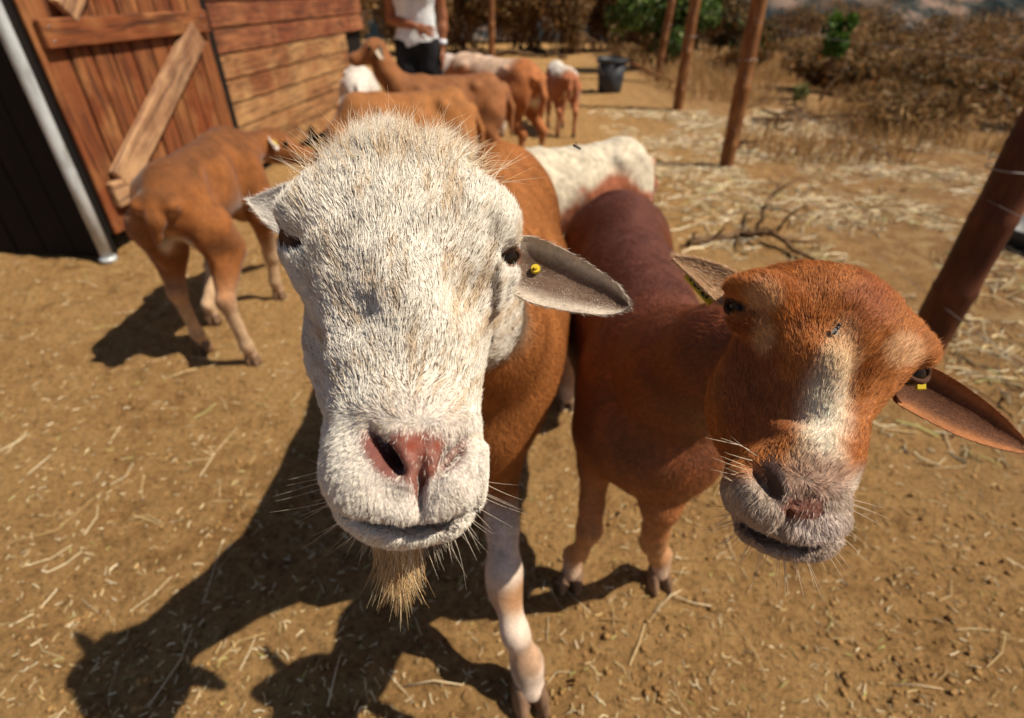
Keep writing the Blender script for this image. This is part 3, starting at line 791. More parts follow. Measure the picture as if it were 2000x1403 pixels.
_m.color(_m.ramp(_m.noise(_m.coord((1, 1, 1)), 300, 3), [(0.3, (0.035, 0.018, 0.006)), (0.7, (0.11, 0.06, 0.02))])); M_IRIS = _m.m
_m = Mat('tag_plastic', 0.4, 0.4); _m.color((0.58, 0.42, 0.02)); M_TAG = _m.m
_m = Mat('tag_print', 0.5, 0.3); _m.color((0.02, 0.02, 0.02)); M_TAGPRINT = _m.m
def fur_material(name, rough=0.5, spec=0.3, trans=0.12):
    m = Mat(name, rough, spec)
    c = m.attr('tint')
    h = m.n('HairInfo')
    c2 = m.mix(1.0, c, m.ramp(h.outputs['Random'], [(0.0, 0.72), (1.0, 1.12)]), 'MULTIPLY')
    m.color(c2)
    tr = m.n('BsdfTranslucent'); m.link(c2, tr.inputs[0])
    mx = m.n('MixShader'); mx.inputs[0].default_value = trans
    m.link(m.b.outputs[0], mx.inputs[1]); m.link(tr.outputs[0], mx.inputs[2])
    m.link(mx.outputs[0], m.t.nodes['Material Output'].inputs[0])
    return m.m
M_FUR = fur_material('fur_strand')
M_SLEEKFUR = fur_material('sleek_strand', 0.34, 0.7, 0.05)
M_WHISKER = fur_material('whisker_strand', 0.35, 0.5, 0.3)

def _claw():
    vs, fs = [], []
    prof = [(0.0, 0.0, 0.030, 0.013), (0.010, 0.002, 0.030, 0.0135), (0.030, -0.004, 0.021, 0.012), (0.048, -0.010, 0.013, 0.009)]  # z, x offset, half length, half width
    n = 10
    for z, xo, hl, hw in prof:
        for k in range(n):
            a = 2 * math.pi * k / n
            ca, sa = math.cos(a), math.sin(a)
            vs.append((xo + hl * ca * (1.0 if ca < 0 else 1.15), hw * sa * (1 - 0.45 * max(ca, 0) ** 2), z))
    for i in range(3):
        fs += [(i*n+k, i*n+(k+1) % n, (i+1)*n+(k+1) % n, (i+1)*n+k) for k in range(n)]
    fs += [tuple(range(n))[::-1], tuple(3*n+k for k in range(n))]
    return vs, fs
_cv, _cf = _claw()
_hb = MB()
for s_ in (-1, 1):
    a_ = 0.10 * s_
    _hb.add([(x*math.cos(a_) - (y + 0.0135*s_)*math.sin(a_), x*math.sin(a_) + (y + 0.0135*s_)*math.cos(a_), z) for x, y, z in _cv], _cf)
HOOF_ME = mesh_data('hoof', _hb.v, _hb.f, M_HOOF, True)
def hoof(parent, foot, base, ang, sc=1.0):
    o = bpy.data.objects.new('hoof', HOOF_ME)
    o.location = np.asarray(foot) - np.asarray(base) + np.array([0, 0, 0.002])
    o.rotation_euler = (0, 0, ang); o.scale = (sc, sc, sc)
    return put(o, parent)

def sphere_mesh(r=(1, 1, 1), nu=14, nv=9):
    vs = [(0, 0, r[2])]; fs = []
    for i in range(1, nv):
        t = math.pi * i / nv
        for k in range(nu):
            a = 2 * math.pi * k / nu
            vs.append((r[0]*math.sin(t)*math.cos(a), r[1]*math.sin(t)*math.sin(a), r[2]*math.cos(t)))
    vs.append((0, 0, -r[2]))
    for k in range(nu): fs.append((0, 1+k, 1+(k+1) % nu))
    for i in range(nv-2):
        for k in range(nu): fs.append((1+i*nu+k, 1+(i+1)*nu+k, 1+(i+1)*nu+(k+1) % nu, 1+i*nu+(k+1) % nu))
    o = len(vs)-1
    for k in range(nu): fs.append((o, o-nu+(k+1) % nu, o-nu+k))
    return np.array(vs), fs
_ev, _ef = sphere_mesh()
EYE_ME = mesh_data('eye', _ev, _ef, M_EYE, True)
def eye(parent, c, r, base, mesh_=None):
    o = bpy.data.objects.new('eye', mesh_ or EYE_ME)
    o.location = np.asarray(c) - np.asarray(base); o.scale = (r, r, r)
    return put(o, parent)

def ear_surface(up, lo, cupdir, cup, thick, nu=18, nv=11):
    """leaf between two edge curves, cupped along cupdir, with real thickness"""
    U = resample(up, nu); Lo = resample(lo, nu); cd = np.asarray(cupdir, float); cd = cd / np.linalg.norm(cd)
    vt = np.linspace(0, 1, nv); F = []; B = []
    for i in range(nu):
        w = np.linalg.norm(U[i] - Lo[i])
        for t in vt:
            b = 1 - (2*t - 1) ** 2
            p = U[i]*(1-t) + Lo[i]*t + cd * cup * w * b
            F.append(p); B.append(p + cd * thick * (0.25 + 0.75 * b ** 0.5))
    n = nu*nv; fs = []
    for i in range(nu-1):
        for j in range(nv-1):
            a, b, c, d = i*nv+j, i*nv+j+1, (i+1)*nv+j+1, (i+1)*nv+j
            fs.append((a, d, c, b)); fs.append((n+a, n+b, n+c, n+d))
    rim = [i*nv for i in range(nu)] + [(nu-1)*nv+j for j in range(1, nv)] + [i*nv+nv-1 for i in range(nu-2, -1, -1)] + [j for j in range(nv-2, 0, -1)]
    for i in range(len(rim)):
        a, b = rim[i], rim[(i+1) % len(rim)]
        fs.append((a, b, n+b, n+a))
    return np.array(F+B), fs

def rot_frame(fwd, up=(0, 0, 1)):
    f = np.asarray(fwd, float); f = f/np.linalg.norm(f)
    s = np.cross(np.asarray(up, float), f); s /= np.linalg.norm(s)
    return np.stack([f, s, np.cross(f, s)], 1)      # columns: forward, left, up

# ---------------------------------------------------------------- the herd: one build per animal, its own pose and colouring
def make_sheep(label, loc, yaw, tint, sc=1.0, group=None, head=(0.50, 0.0, 0.80), nose=(0.9, 0.0, -0.35), feet=None,
               tail=((-0.43, 0, 0.60), (-0.48, 0.01, 0.50), (-0.47, 0.02, 0.38)), fat=1.0, wool=0.0, tag=False, lift=0.0, slim=1.0, short=1.0, h=0.011, ears=True, eartint=None, droop=0.3):
    ca, sa = math.cos(yaw), math.sin(yaw)
    R = np.array([[ca, -sa, 0], [sa, ca, 0], [0, 0, 1.0]])
    base = np.array([loc[0], loc[1], 0.0])
    F = Field()
    S_ = 1.0
    # trunk: shoulder, barrel and croup in local metres (x forward)
    F.ell((0.19, 0, 0.52 + lift), (0.17, 0.118*fat, 0.165*slim), k=0.05)
    F.ell((-0.03, 0, 0.515 + lift), (0.27, 0.150*fat, 0.158*slim), k=0.07)
    F.ell((-0.28, 0, 0.56 + lift*0.5), (0.150, 0.115*fat, 0.135*slim), k=0.06)
    F.cone((0.20, 0, 0.625), (-0.30, 0, 0.635), 0.055, 0.052, k=0.06)
    F.cone((0.16, 0, 0.672), (0.24, 0, 0.668), 0.024, 0.024, k=0.04)           # withers
    for s in (-1, 1):
        F.ell((-0.195, s*0.088*fat, 0.640), (0.034, 0.026, 0.026), k=0.03)      # hip bones
        F.ell((-0.415, s*0.048, 0.600), (0.030, 0.022, 0.026), k=0.03)          # pin bones
        F.ell((-0.135, s*0.180*fat, 0.575 + lift), (0.060, 0.035, 0.060), k=0.05, sub=True)   # hollow flank
        F.ell((0.085, s*0.175*fat, 0.50 + lift), (0.030, 0.030, 0.13), k=0.05, sub=True)      # behind the shoulder
        F.cone((0.19, s*0.085, 0.62), (0.255, s*0.095, 0.46), 0.030, 0.034, k=0.04)
    F.ell((0.27, 0, 0.46), (0.085, 0.08, 0.11), k=0.05)
    ft = {'fl': (0.22, 0.085), 'fr': (0.20, -0.085), 'hl': (-0.33, 0.09), 'hr': (-0.36, -0.09)}
    if feet: ft.update(feet)
    feet3 = {}
    for q, (fx, fy) in ft.items():
        s = 1 if q[1] == 'l' else -1
        foot = np.array([fx, fy, 0.0]); feet3[q] = foot
        if q[0] == 'f':
            F.ell((0.205, s*0.085, 0.50), (0.075, 0.048, 0.13), k=0.04)
            el = np.array([0.185, s*0.088, 0.40]); kn = el*0.45 + foot*0.55 + np.array([0.022, 0, 0.03]); fe = foot + [-0.012, 0, 0.085]
            F.chain([(0.20, s*0.085, 0.47), el, kn, fe, foot + [0.004, 0, 0.036]], [0.060, 0.046, 0.027, 0.021, 0.024], k=0.025)
            F.cone(kn, kn + [0, 0, 0.02], 0.029, 0.029, k=0.02)
        else:
            F.ell((-0.295, s*0.082, 0.50), (0.115*(0.4 + 0.6*min(fat, 1)), 0.052*min(fat, 1), 0.150), k=0.04)
            st = np.array([-0.245, s*0.095, 0.41]); hk = np.array([foot[0]*0.8 - 0.105, (s*0.088 + foot[1])/2, 0.265]); fe = foot + [-0.015, 0, 0.085]
            F.chain([(-0.30, s*0.08, 0.50), st, hk, fe, foot + [0.004, 0, 0.036]], [0.085, 0.062, 0.026, 0.021, 0.024], k=0.025)
            F.cone(hk + [-0.012, 0, 0.012], hk, 0.020, 0.026, k=0.02)
    if tail: F.chain([np.array(q) for q in tail], [0.030, 0.024, 0.013], k=0.02)
    hd = np.array(head, float); nz = np.array(nose, float); nz /= np.linalg.norm(nz); hf = rot_frame(nz)
    F.chain([(0.23, 0, 0.55), (0.30, 0, 0.60), hd*0.5 + np.array([0.34, 0, 0.62])*0.5, hd - nz*0.03 - hf[:, 2]*0.01], [0.115, 0.098, 0.072*fat, 0.060], k=0.04)
    F.ell(hd, (0.078, 0.055, 0.062), hf, k=0.02)
    F.cone(hd + nz*0.04 - hf[:, 2]*0.012, hd + nz*0.135 - hf[:, 2]*0.020, 0.045, 0.031, k=0.025)
    F.ell(hd + nz*0.145 - hf[:, 2]*0.022, (0.034, 0.031, 0.032), hf, k=0.02)
    F.cone(hd - nz*0.005 - hf[:, 2]*0.045, hd + nz*0.13 - hf[:, 2]*0.042, 0.033, 0.020, k=0.02)
    for s in (-1, 1): F.ell(hd + nz*0.022 + hf[:, 1]*s*0.044 + hf[:, 2]*0.022, (0.024, 0.014, 0.016), hf, k=0.015)
    v, f = F.mesh(h=h)
    v = smooth_mesh(v, f, 2)
    loc_v = v.copy()
    n = vnormals(v, f)
    if wool:
        up_ = sstep(0.40, 0.55, v[:, 2]) * sstep(0.42, 0.30, v[:, 0])
        v = v + n * ((fbm(v, 22, 3) - 0.45) * 0.016 * wool * up_)[:, None]
    c = tint(loc_v, n)
    th = thing('sheep', base, label, 'sheep', group)
    th.rotation_euler = (0, 0, yaw); th.scale = (sc*short, sc, sc)
    bo = mesh('body', v, f, M_WOOL if wool else M_COAT, th)
    vcol(bo, 'tint', c)
    for q, ft_ in feet3.items(): hoof(th, ft_, (0, 0, 0), 0.0, 1.0)
    for s in (-1, 1):
        o = bpy.data.objects.new('eye', EYE_ME); o.location = hd + nz*0.028 + hf[:, 1]*s*0.052 + hf[:, 2]*0.016; o.scale = (0.012,)*3; put(o, th)
        if ears:
            b = hd - nz*0.022 + hf[:, 1]*s*0.048 + hf[:, 2]*0.026
            out = hf[:, 1]*s*0.9 - np.array([0, 0, droop]) - nz*0.25; out /= np.linalg.norm(out)
            wd = np.cross(out, hf[:, 2]); wd = nz*0.6 - np.array([0, 0, 1])*0.5; wd -= out*(wd @ out); wd /= np.linalg.norm(wd)
            L = 0.105
            up = [b - wd*0.014, b + out*L*0.35 - wd*0.026, b + out*L*0.75 - wd*0.017, b + out*L]
            lo = [b + wd*0.014, b + out*L*0.35 + wd*0.024, b + out*L*0.75 + wd*0.016, b + out*L]
            cd = np.cross(out, wd); cd = cd if cd @ hf[:, 2] < 0 else -cd
            ev, ef = ear_surface(up, lo, cd, 0.16, 0.006, 10, 7)
            eo = mesh('ear', ev, ef, M_COAT, th)
            ec = tint(ev, np.tile([0, 0, 1.0], (len(ev), 1))) if eartint is None else np.tile(eartint, (len(ev), 1))
            vcol(eo, 'tint', ec)
            if tag and s == tag:
                q = b + out*L*0.45 - cd*0.006
                mb = MB(); mb.box(q, (0.012, 0.010, 0.0015), np.stack([out, wd, cd], 1), 0.001); mb.build('ear_tag', M_TAG, th)
    return th

BROWN = np.array([0.33, 0.125, 0.036]); LIGHT = np.array([0.60, 0.36, 0.17]); CREAM = np.array([0.78, 0.68, 0.54])
RED = np.array([0.20, 0.062, 0.028]); DARK = np.array([0.10, 0.035, 0.017]); WHITE = np.array([0.80, 0.74, 0.64])
def mixc(a, b, t): return a*(1-t)[:, None] + b*t[:, None]
def tint_brown(base=BROWN, sock=LIGHT, belly=LIGHT, backdark=0.8, sockz=0.30, muzzle=None):
    def fn(v, n):
        w = fbm(v, 9, 3) - 0.5
        c = np.tile(base, (len(v), 1)) * (1 + 0.35*w[:, None])
        c = mixc(c, c*backdark, sstep(0.2, 0.9, n[:, 2]) * sstep(0.5, 0.62, v[:, 2]))
        c = mixc(c, belly, 0.6*sstep(-0.3, -0.85, n[:, 2]) * sstep(0.33, 0.40, v[:, 2]))
        c = mixc(c, sock, 0.75*sstep(sockz, sockz-0.16, v[:, 2] + 0.08*w))
        # pale inside of the thighs and under the tail
        c = mixc(c, CREAM, 0.8*sstep(0.065, 0.04, np.abs(v[:, 1])) * sstep(-0.32, -0.36, v[:, 0]) * sstep(-0.455, -0.43, v[:, 0]) * sstep(0.50, 0.46, v[:, 2]) * sstep(0.36, 0.42, v[:, 2]))
        return c
    return fn
# ---------------------------------------------------------------- close animals: heads measured in the photograph, placed at their own distance
def pe(F, px, py, d, sx, sy, sd, k=0.02, roll=0.0, tilt=0.0, sub=False):
    """ellipsoid given by photo position, distance and half sizes (px, px, metres)"""
    c, s = math.cos(roll), math.sin(roll)
    R = np.array([[c, s, 0], [-s, c, 0], [0, 0, 1.0]])       # roll clockwise in the picture
    ct, st = math.cos(tilt), math.sin(tilt)
    R = R @ np.array([[1, 0, 0], [0, ct, -st], [0, st, ct]])
    F.ell(P(px, py, d), (sx*d/FPX, sy*d/FPX, sd), RCAM @ R, k, sub)
def pc(F, a, b, ra, rb, k=0.02, sub=False): F.cone(P(*a), P(*b), ra, rb, k, sub)

def fine_axes(F, c, half, hf, hc):
    """grid lines: fine around the head, coarse over the body"""
    lo, hi = F.bounds(); ax = []
    for i in range(3):
        a, b = max(lo[i] - 0.02, c[i] - half[i]), min(hi[i] + 0.02, c[i] + half[i])
        L = [np.arange(a, b, hf)]
        if a > lo[i] - 0.02: L.insert(0, a - np.arange(hc, a - lo[i] + 3*hc, hc)[::-1])
        if b < hi[i] + 0.02: L.append(L[-1][-1] + np.arange(hc, hi[i] - L[-1][-1] + 3*hc, hc))
        ax.append(np.concatenate(L))
    return ax

def close_leg(F, pts, rad, k=0.02):
    F.chain([np.asarray(p) for p in pts], rad, k)

# ================= the white-faced ram
ram_base = np.array([-0.02, 0.95, 0.0])
F = Field()
# trunk, seen past the right of the head
F.ell((-0.045, 0.82, 0.585), (0.135, 0.20, 0.175), k=0.05)
F.ell((-0.035, 1.08, 0.575), (0.165, 0.30, 0.175), k=0.08)
F.ell((-0.03, 1.34, 0.625), (0.148, 0.175, 0.160), k=0.07)
F.cone((-0.045, 0.80, 0.70), (-0.03, 1.34, 0.715), 0.065, 0.070, k=0.07)
F.ell((-0.05, 0.70, 0.52), (0.09, 0.10, 0.13), k=0.05)
# neck up to the skull
F.chain([(-0.05, 0.76, 0.60), (-0.060, 0.66, 0.70), (-0.072, 0.56, 0.80), P(790, 560, 0.490)], [0.125, 0.100, 0.074, 0.060], k=0.04)
# stepping fore leg in view, the other one held back behind the muzzle
kn = G(985, 1135, 0.245); el = G(975, 890, 0.42); sh = G(960, 720, 0.55); fo = G(1034, 1368, 0.0)
ram_feet = [fo]
F.ell(sh + [-0.015, 0.02, 0.0], (0.055, 0.085, 0.14), k=0.04)
close_leg(F, [sh, el, el*0.45+kn*0.55, kn + [0, 0.002, 0.025], kn + [0.0, -0.004, -0.012], kn*0.5 + fo*0.5 + [-0.004, -0.010, 0.05], fo + [-0.006, 0.022, 0.095], fo + [0, 0.008, 0.04]],
          [0.060, 0.036, 0.0265, 0.0275, 0.0265, 0.0205, 0.0255, 0.0285], 0.025)
fo2 = G(838, 985, 0.0); ram_feet.append(fo2)
F.ell((-0.135, 0.79, 0.55), (0.05, 0.085, 0.14), k=0.04)
close_leg(F, [(-0.135, 0.80, 0.50), (-0.15, 0.83, 0.40), (-0.165, 0.84, 0.245), fo2 + [0, 0.01, 0.09], fo2 + [0, 0, 0.04]], [0.06, 0.042, 0.029, 0.022, 0.024], 0.02)
for fx, s in ((G(1045, 800, 0.0), 1), (np.array([-0.15, 1.40, 0.0]), -1)):
    ram_feet.append(fx)
    cx = -0.03 + s*0.075
    F.ell((cx, 1.36, 0.55), (0.058, 0.12, 0.16), k=0.04)
    hk = np.array([fx[0]*0.6 + cx*0.4, fx[1] + 0.075, 0.28])
    close_leg(F, [(cx, 1.37, 0.54), (cx + s*0.02, 1.30, 0.44), hk, fx + [0, 0.015, 0.09], fx + [0, 0, 0.04]], [0.09, 0.066, 0.028, 0.022, 0.024], 0.025)
F.chain([(-0.03, 1.48, 0.68), (-0.03, 1.54, 0.58), (-0.035, 1.54, 0.44)], [0.035, 0.026, 0.014], k=0.02)
# head
pe(F, 787, 462, 0.432, 194, 146, 0.070, 0.03)
pe(F, 787, 392, 0.445, 130, 72, 0.052, 0.03)
pe(F, 642, 430, 0.412, 72, 60, 0.042, 0.03, roll=-0.5)
pe(F, 940, 440, 0.412, 64, 64, 0.042, 0.03, roll=0.5)
pe(F, 790, 520, 0.418, 178, 150, 0.060, 0.04)
pc(F, (792, 575, 0.405), (800, 800, 0.352), 0.059, 0.0475, 0.03)
pe(F, 795, 680, 0.350, 118, 165, 0.036, 0.03, tilt=-0.3)
pe(F, 660, 520, 0.408, 70, 60, 0.030, 0.02, roll=0.4)
pe(F, 940, 540, 0.408, 52, 60, 0.030, 0.02, roll=-0.4)
pe(F, 786, 640, 0.462, 172, 205, 0.058, 0.02)
pc(F, (765, 690, 0.455), (790, 940, 0.376), 0.066, 0.040, 0.02)
pe(F, 799, 890, 0.337, 157, 128, 0.047, 0.025)
pe(F, 806, 996, 0.338, 116, 62, 0.037, 0.02)
pe(F, 722, 932, 0.314, 72, 84, 0.030, 0.02)
pe(F, 884, 928, 0.314, 64, 88, 0.030, 0.02)
pe(F, 812, 812, 0.318, 98, 56, 0.034, 0.016)
pe(F, 815, 868, 0.306, 66, 60, 0.024, 0.010)
pe(F, 817, 915, 0.304, 40, 52, 0.022, 0.008)
pe(F, 808, 985, 0.312, 88, 34, 0.026, 0.010)
# nostrils, lip cleft, mouth
pe(F, 742, 888, 0.276, 13, 66, 0.026, 0.006, roll=-0.66, sub=True)
pe(F, 762, 912, 0.276, 12, 32, 0.034, 0.005, roll=-0.55, sub=True)
pe(F, 884, 888, 0.288, 11, 62, 0.024, 0.008, roll=0.64, sub=True)
pe(F, 816, 978, 0.284, 2.5, 36, 0.012, 0.008, sub=True)
pe(F, 817, 915, 0.280, 2.0, 34, 0.004, 0.006, sub=True)
for mx, my, mr in ((735, 1012, 0.30), (768, 1023, 0.2), (804, 1028, 0.05), (842, 1025, -0.15), (876, 1014, -0.35)):
    pe(F, mx, my, 0.304, 22, 1.2, 0.020, 0.006, roll=mr, sub=True)
# eye sockets
EYL, EYR = P(586, 470, 0.393), P(984, 503, 0.417)
pe(F, 612, 428, 0.408, 42, 26, 0.022, 0.012, roll=-0.25)             # brow folds
pe(F, 968, 462, 0.408, 34, 24, 0.022, 0.012, roll=0.35)
pe(F, 612, 512, 0.408, 40, 22, 0.020, 0.012, roll=0.3)
pe(F, 968, 540, 0.408, 30, 20, 0.020, 0.012, roll=-0.3)
pe(F, 574, 470, 0.366, 25, 16, 0.022, 0.008, roll=0.25, sub=True)
pe(F, 664, 585, 0.312, 50, 34, 0.019, 0.04, roll=0.5, sub=True)
pe(F, 926, 572, 0.343, 36, 30, 0.022, 0.03, roll=-0.5, sub=True)
pe(F, 962, 690, 0.338, 6, 90, 0.022, 0.022, roll=0.06, sub=True)
pe(F, 998, 503, 0.396, 26, 18, 0.020, 0.008, roll=-0.35, sub=True)
hc = P(790, 640, 0.38)
v, f = F.mesh(fine_axes(F, hc, (0.16, 0.20, 0.20), 0.0027, 0.011))
v = smooth_mesh(v, f, 2, 0.4)
n = vnormals(v, f)
px, py, dd = proj(v)
head_w = sstep(0.62, 0.56, v[:, 1]) * sstep(0.70, 0.76, v[:, 2])        # 1 on the head
# crease ripples in the loose forehead skin
rip = np.sin((px*0.55 + py*0.9)/15.0 + 3.0*fbm(v, 25, 2)) * sstep(560, 480, py) * sstep(230, 330, py) * sstep(900, 780, px)
v = v + n * (0.0011*rip*head_w)[:, None] + n * ((fbm(v, 55, 3)-0.5)*0.005*head_w)[:, None]
n = vnormals(v, f)
ORANGE = np.array([0.33, 0.122, 0.034])
w = fbm(v, 8, 3) - 0.5
c = np.tile(ORANGE, (len(v), 1)) * (1 + 0.5*w[:, None])
legpale = sstep(0.40, 0.36, v[:, 2] + 0.08*w) * sstep(1.0, 0.9, v[:, 1])
c = mixc(c, np.array([0.66, 0.52, 0.42]), legpale)
dk = np.linalg.norm(v - (kn + np.array([0.012, -0.014, -0.01])), axis=1); c = mixc(c, np.array([0.40, 0.19, 0.07]), 0.85*sstep(0.052, 0.022, dk))
dk = np.linalg.norm(v - (fo + np.array([0, 0.01, 0.13])), axis=1); c = mixc(c, np.array([0.45, 0.24, 0.11]), 0.7*sstep(0.05, 0.02, dk))
c = mixc(c, np.array([0.55, 0.42, 0.32]), sstep(0.26, 0.16, v[:, 2]) * sstep(1.0, 1.2, v[:, 1]))
skin = np.array([0.17, 0.125, 0.09])
ch = np.tile(skin, (len(v), 1)) * (1 + 0.35*w[:, None])
grey = sstep(640, 560, px + 60*w) * 0 + sstep(160, 60, np.hypot(px-650, py-600) + 200*w)
ch = mixc(ch, np.array([0.25, 0.22, 0.20]), 0.4*grey)
muz = sstep(770, 830, py + 60*w)
ch = mixc(ch, np.array([0.46, 0.41, 0.37]), muz)
pad = sstep(1.12, 0.75, np.hypot((px-812)/np.interp(py, [790, 850, 900, 960, 1000], [95, 92, 72, 40, 14]), np.clip((py-905)/85, -3, 3)) + 0.5*w) * (dd < 0.32)
pad = pad * sstep(822, 862, py + 70*w) * sstep(-14, 8, (px - 735)*0.84 - (py - 850)*0.54) * sstep(-14, 8, (897 - px)*0.84 - (py - 850)*0.54)
ch = mixc(ch, np.array([0.27, 0.105, 0.078]), pad*(0.75 + 0.5*fbm(v, 260, 2)))
nos = np.maximum(sstep(36, 18, np.hypot((px-745)*0.80-(py-892)*0.60, ((py-892)*0.80+(px-745)*0.60)*0.44)), 0.75*sstep(26, 10, np.hypot((px-888)*0.83+(py-890)*0.56, ((py-890)*0.83-(px-888)*0.56)*0.42)))
ch = mixc(ch, np.array([0.20, 0.075, 0.06]), nos*(dd < 0.35))
for mx, my in ((715, 1003), (758, 1022), (800, 1030), (845, 1027), (890, 1010), (816, 985)):
    ch = mixc(ch, np.array([0.16, 0.07, 0.05]), 0.7*sstep(20, 5, np.hypot((px-mx)*(0.5 if mx != 816 else 2), (py-my)*(1.3 if mx != 816 else 0.5)))*(dd < 0.34))
for ep in (EYL, EYR):
    de = np.linalg.norm(v - ep, axis=1); ch = mixc(ch, np.array([0.10, 0.05, 0.03]), 0.9*sstep(0.021, 0.013, de))
c = c*(1-head_w)[:, None] + ch*head_w[:, None]
ram = thing('ram', ram_base, 'white-faced ram with a tan beard and orange-brown body staring up', 'sheep')
bo = mesh('body', v, f, M_FACE, ram, origin=ram_base)
vcol(bo, 'tint', c)
for q, a in zip(ram_feet, (-1.30, -1.5, -1.6, -1.6)): hoof(ram, q, ram_base, a, 1.28)
eye(ram, EYL, 0.0115, ram_base); eye(ram, EYR, 0.0112, ram_base)
# eyelids: a rim of skin round each eye
def eyelid(parent, c, r, look, upv, base, col):
    look = np.asarray(look, float)/np.linalg.norm(look); u = np.asarray(upv, float); u = u - look*(u @ look); u /= np.linalg.norm(u); s = np.cross(u, look)
    pts = []
    for k in range(25):
        a = 2*math.pi*k/24
        x, y = math.cos(a)*1.02, math.sin(a)*0.62
        q = look*math.sqrt(max(0.05, 1.10 - x*x*0.8 - y*y)) + s*x + u*y
        pts.append(c + q/np.linalg.norm(q)*r*1.08)
    mb = MB(); mb.tube(pts, r*0.20, 6, False)
    o = mb.build('eyelid', M_FACE, parent, True, base)
    vcol(o, 'tint', np.tile(col, (len(mb.v), 1)))
eyelid(ram, EYL, 0.0115, -ray(583, 470) + RT*-0.75, UP, ram_base, (0.10, 0.055, 0.035))
eyelid(ram, EYR, 0.0112, -ray(992, 503) + RT*0.75, UP, ram_base, (0.14, 0.07, 0.045))

# coat strands on the head
def lay(F4, W4, flow):
    """tangent direction of the strands from a flow in the world"""
    nn = interp(n, F4, W4); nn /= np.linalg.norm(nn, axis=1)[:, None]
    t = flow - nn*(flow*nn).sum(1)[:, None]
    return t/(np.linalg.norm(t, axis=1)[:, None]+1e-9), nn
dens = head_w * (1 - 0.97*pad) * (1 - nos) * sstep(1150, 1050, py)
for ep in (EYL, EYR): dens = dens * sstep(0.014, 0.019, np.linalg.norm(v - ep, axis=1))
dens = dens * sstep(0.56, 0.46, v[:, 1])
N = 240000
F4, W4 = sample_surface(v, f, N, dens*(1 + 1.6*sstep(760, 840, py)))
root = interp(v, F4, W4); rx, ry, rd = proj(root)
upw = sstep(860, 760, ry)                                      # hair sweeps up the face, down over the lips
lat = np.clip((rx - 795)/230, -1.2, 1.2)
cl = (fbm(root, 120, 2) - 0.5); cl2 = (fbm(root + 9, 45, 2) - 0.5)
fx = lat*(0.55 + 0.75*sstep(420, 700, ry)) + 1.3*cl + 0.9*cl2
fy = upw*1.0 - (1 - upw)*0.75 + 0.9*(fbm(root + 31, 45, 2) - 0.5)
flow = RT*fx[:, None] + UP*fy[:, None]
tan, nn = lay(F4, W4, flow)
L = 0.0054 + 0.0022*sstep(520, 380, ry) + 0.015*sstep(370, 290, ry)*sstep(260, 120, np.abs(rx-790)) - 0.0032*sstep(740, 860, ry)
L = L*(0.6 + 0.75*RNG.random(N))
lift = 0.09 + 0.30*sstep(370, 275, ry) + 0.02*(1-upw) + 0.10*RNG.random(N) + 0.16*np.clip(cl2, -0.3, 0.5)
ang = np.arctan2(rx-795, 900-ry); rad_ = np.hypot(rx-795, ry-900)
tone = 0.65*fbm(np.stack([ang*26, rad_/75, 0*ang], 1), 1.0, 3) + 0.35*fbm(root + 3, 55, 3) + 0.22*(RNG.random(N) - 0.5)
col = mixc(np.tile([0.92, 0.86, 0.76], (N, 1)), np.array([0.62, 0.43, 0.24]), 0.7*sstep(0.50, 0.68, tone)*sstep(920, 800, ry))
tuft = sstep(370, 280, ry); col = mixc(col, np.array([0.70, 0.50, 0.28]), tuft*0.5*RNG.random(N))
gr = sstep(150, 40, np.hypot(rx-660, (ry-600)*0.8) + 120*cl2); col = mixc(col, np.array([0.60, 0.55, 0.51]), 0.4*gr*RNG.random(N))
pinkn = sstep(1.7, 1.0, np.hypot((rx-812)/95, (ry-890)/95)); col = mixc(col, np.array([0.78, 0.60, 0.52]), 0.28*pinkn)
hair('face_coat', root, tan, nn, L, lift, 0.25 + 0*L, col, (0.00019 + 0.00010*RNG.random(N))*(1 - 0.35*sstep(760, 840, ry)), M_FUR, ram, ram_base, 5, 'stuff', clump=0.45)
# long loose hairs of the poll
N2 = 480
F4, W4 = sample_surface(v, f, N2, dens*sstep(380, 300, py)*(np.abs(px-790) < 230))
root = interp(v, F4, W4); rx, ry, rd = proj(root)
tan, nn = lay(F4, W4, RT*((rx-790)/160 + RNG.normal(size=N2)*0.5)[:, None] + UP*1.0)
hair('poll_tuft', root, tan, nn, 0.018 + 0.020*RNG.random(N2), 0.45 + 0.2*RNG.random(N2), 0.3 + 0*rx, mixc(np.tile([0.85, 0.74, 0.58], (N2, 1)), np.array([0.66, 0.42, 0.20]), RNG.random(N2)), 0.00022 + 0*rx, M_FUR, ram, ram_base, 5, 'stuff')
# beard under the chin
N3 = 1500
bx = RNG.normal(size=N3)
root = np.array([P(772 + 26*q, 1040 + 8*r_, 0.352 + 0.006*s_) for q, r_, s_ in zip(np.clip(bx, -1.8, 1.8), RNG.normal(size=N3), RNG.normal(size=N3))])
dn = np.tile(-UP*1.0 + FW*0.15, (N3, 1)) + RT*(0.10 - 0.16*bx + 0.13*RNG.normal(size=N3) + 0.5*(fbm(root, 160, 1) - 0.5))[:, None]
dn /= np.linalg.norm(dn, axis=1)[:, None]
Lb = (0.054 - 0.012*np.abs(bx - 0.3))*(0.35 + 0.7*RNG.random(N3)**1.3)
hair('beard', root, dn, np.tile(-FW, (N3, 1)), Lb, 0*Lb, 0*Lb, mixc(np.tile([0.85, 0.68, 0.42], (N3, 1)), np.array([0.55, 0.32, 0.12]), RNG.random(N3)), 0.00026 + 0*Lb, M_FUR, ram, ram_base, 6, 'stuff', wob=0.10, clump=0.9)
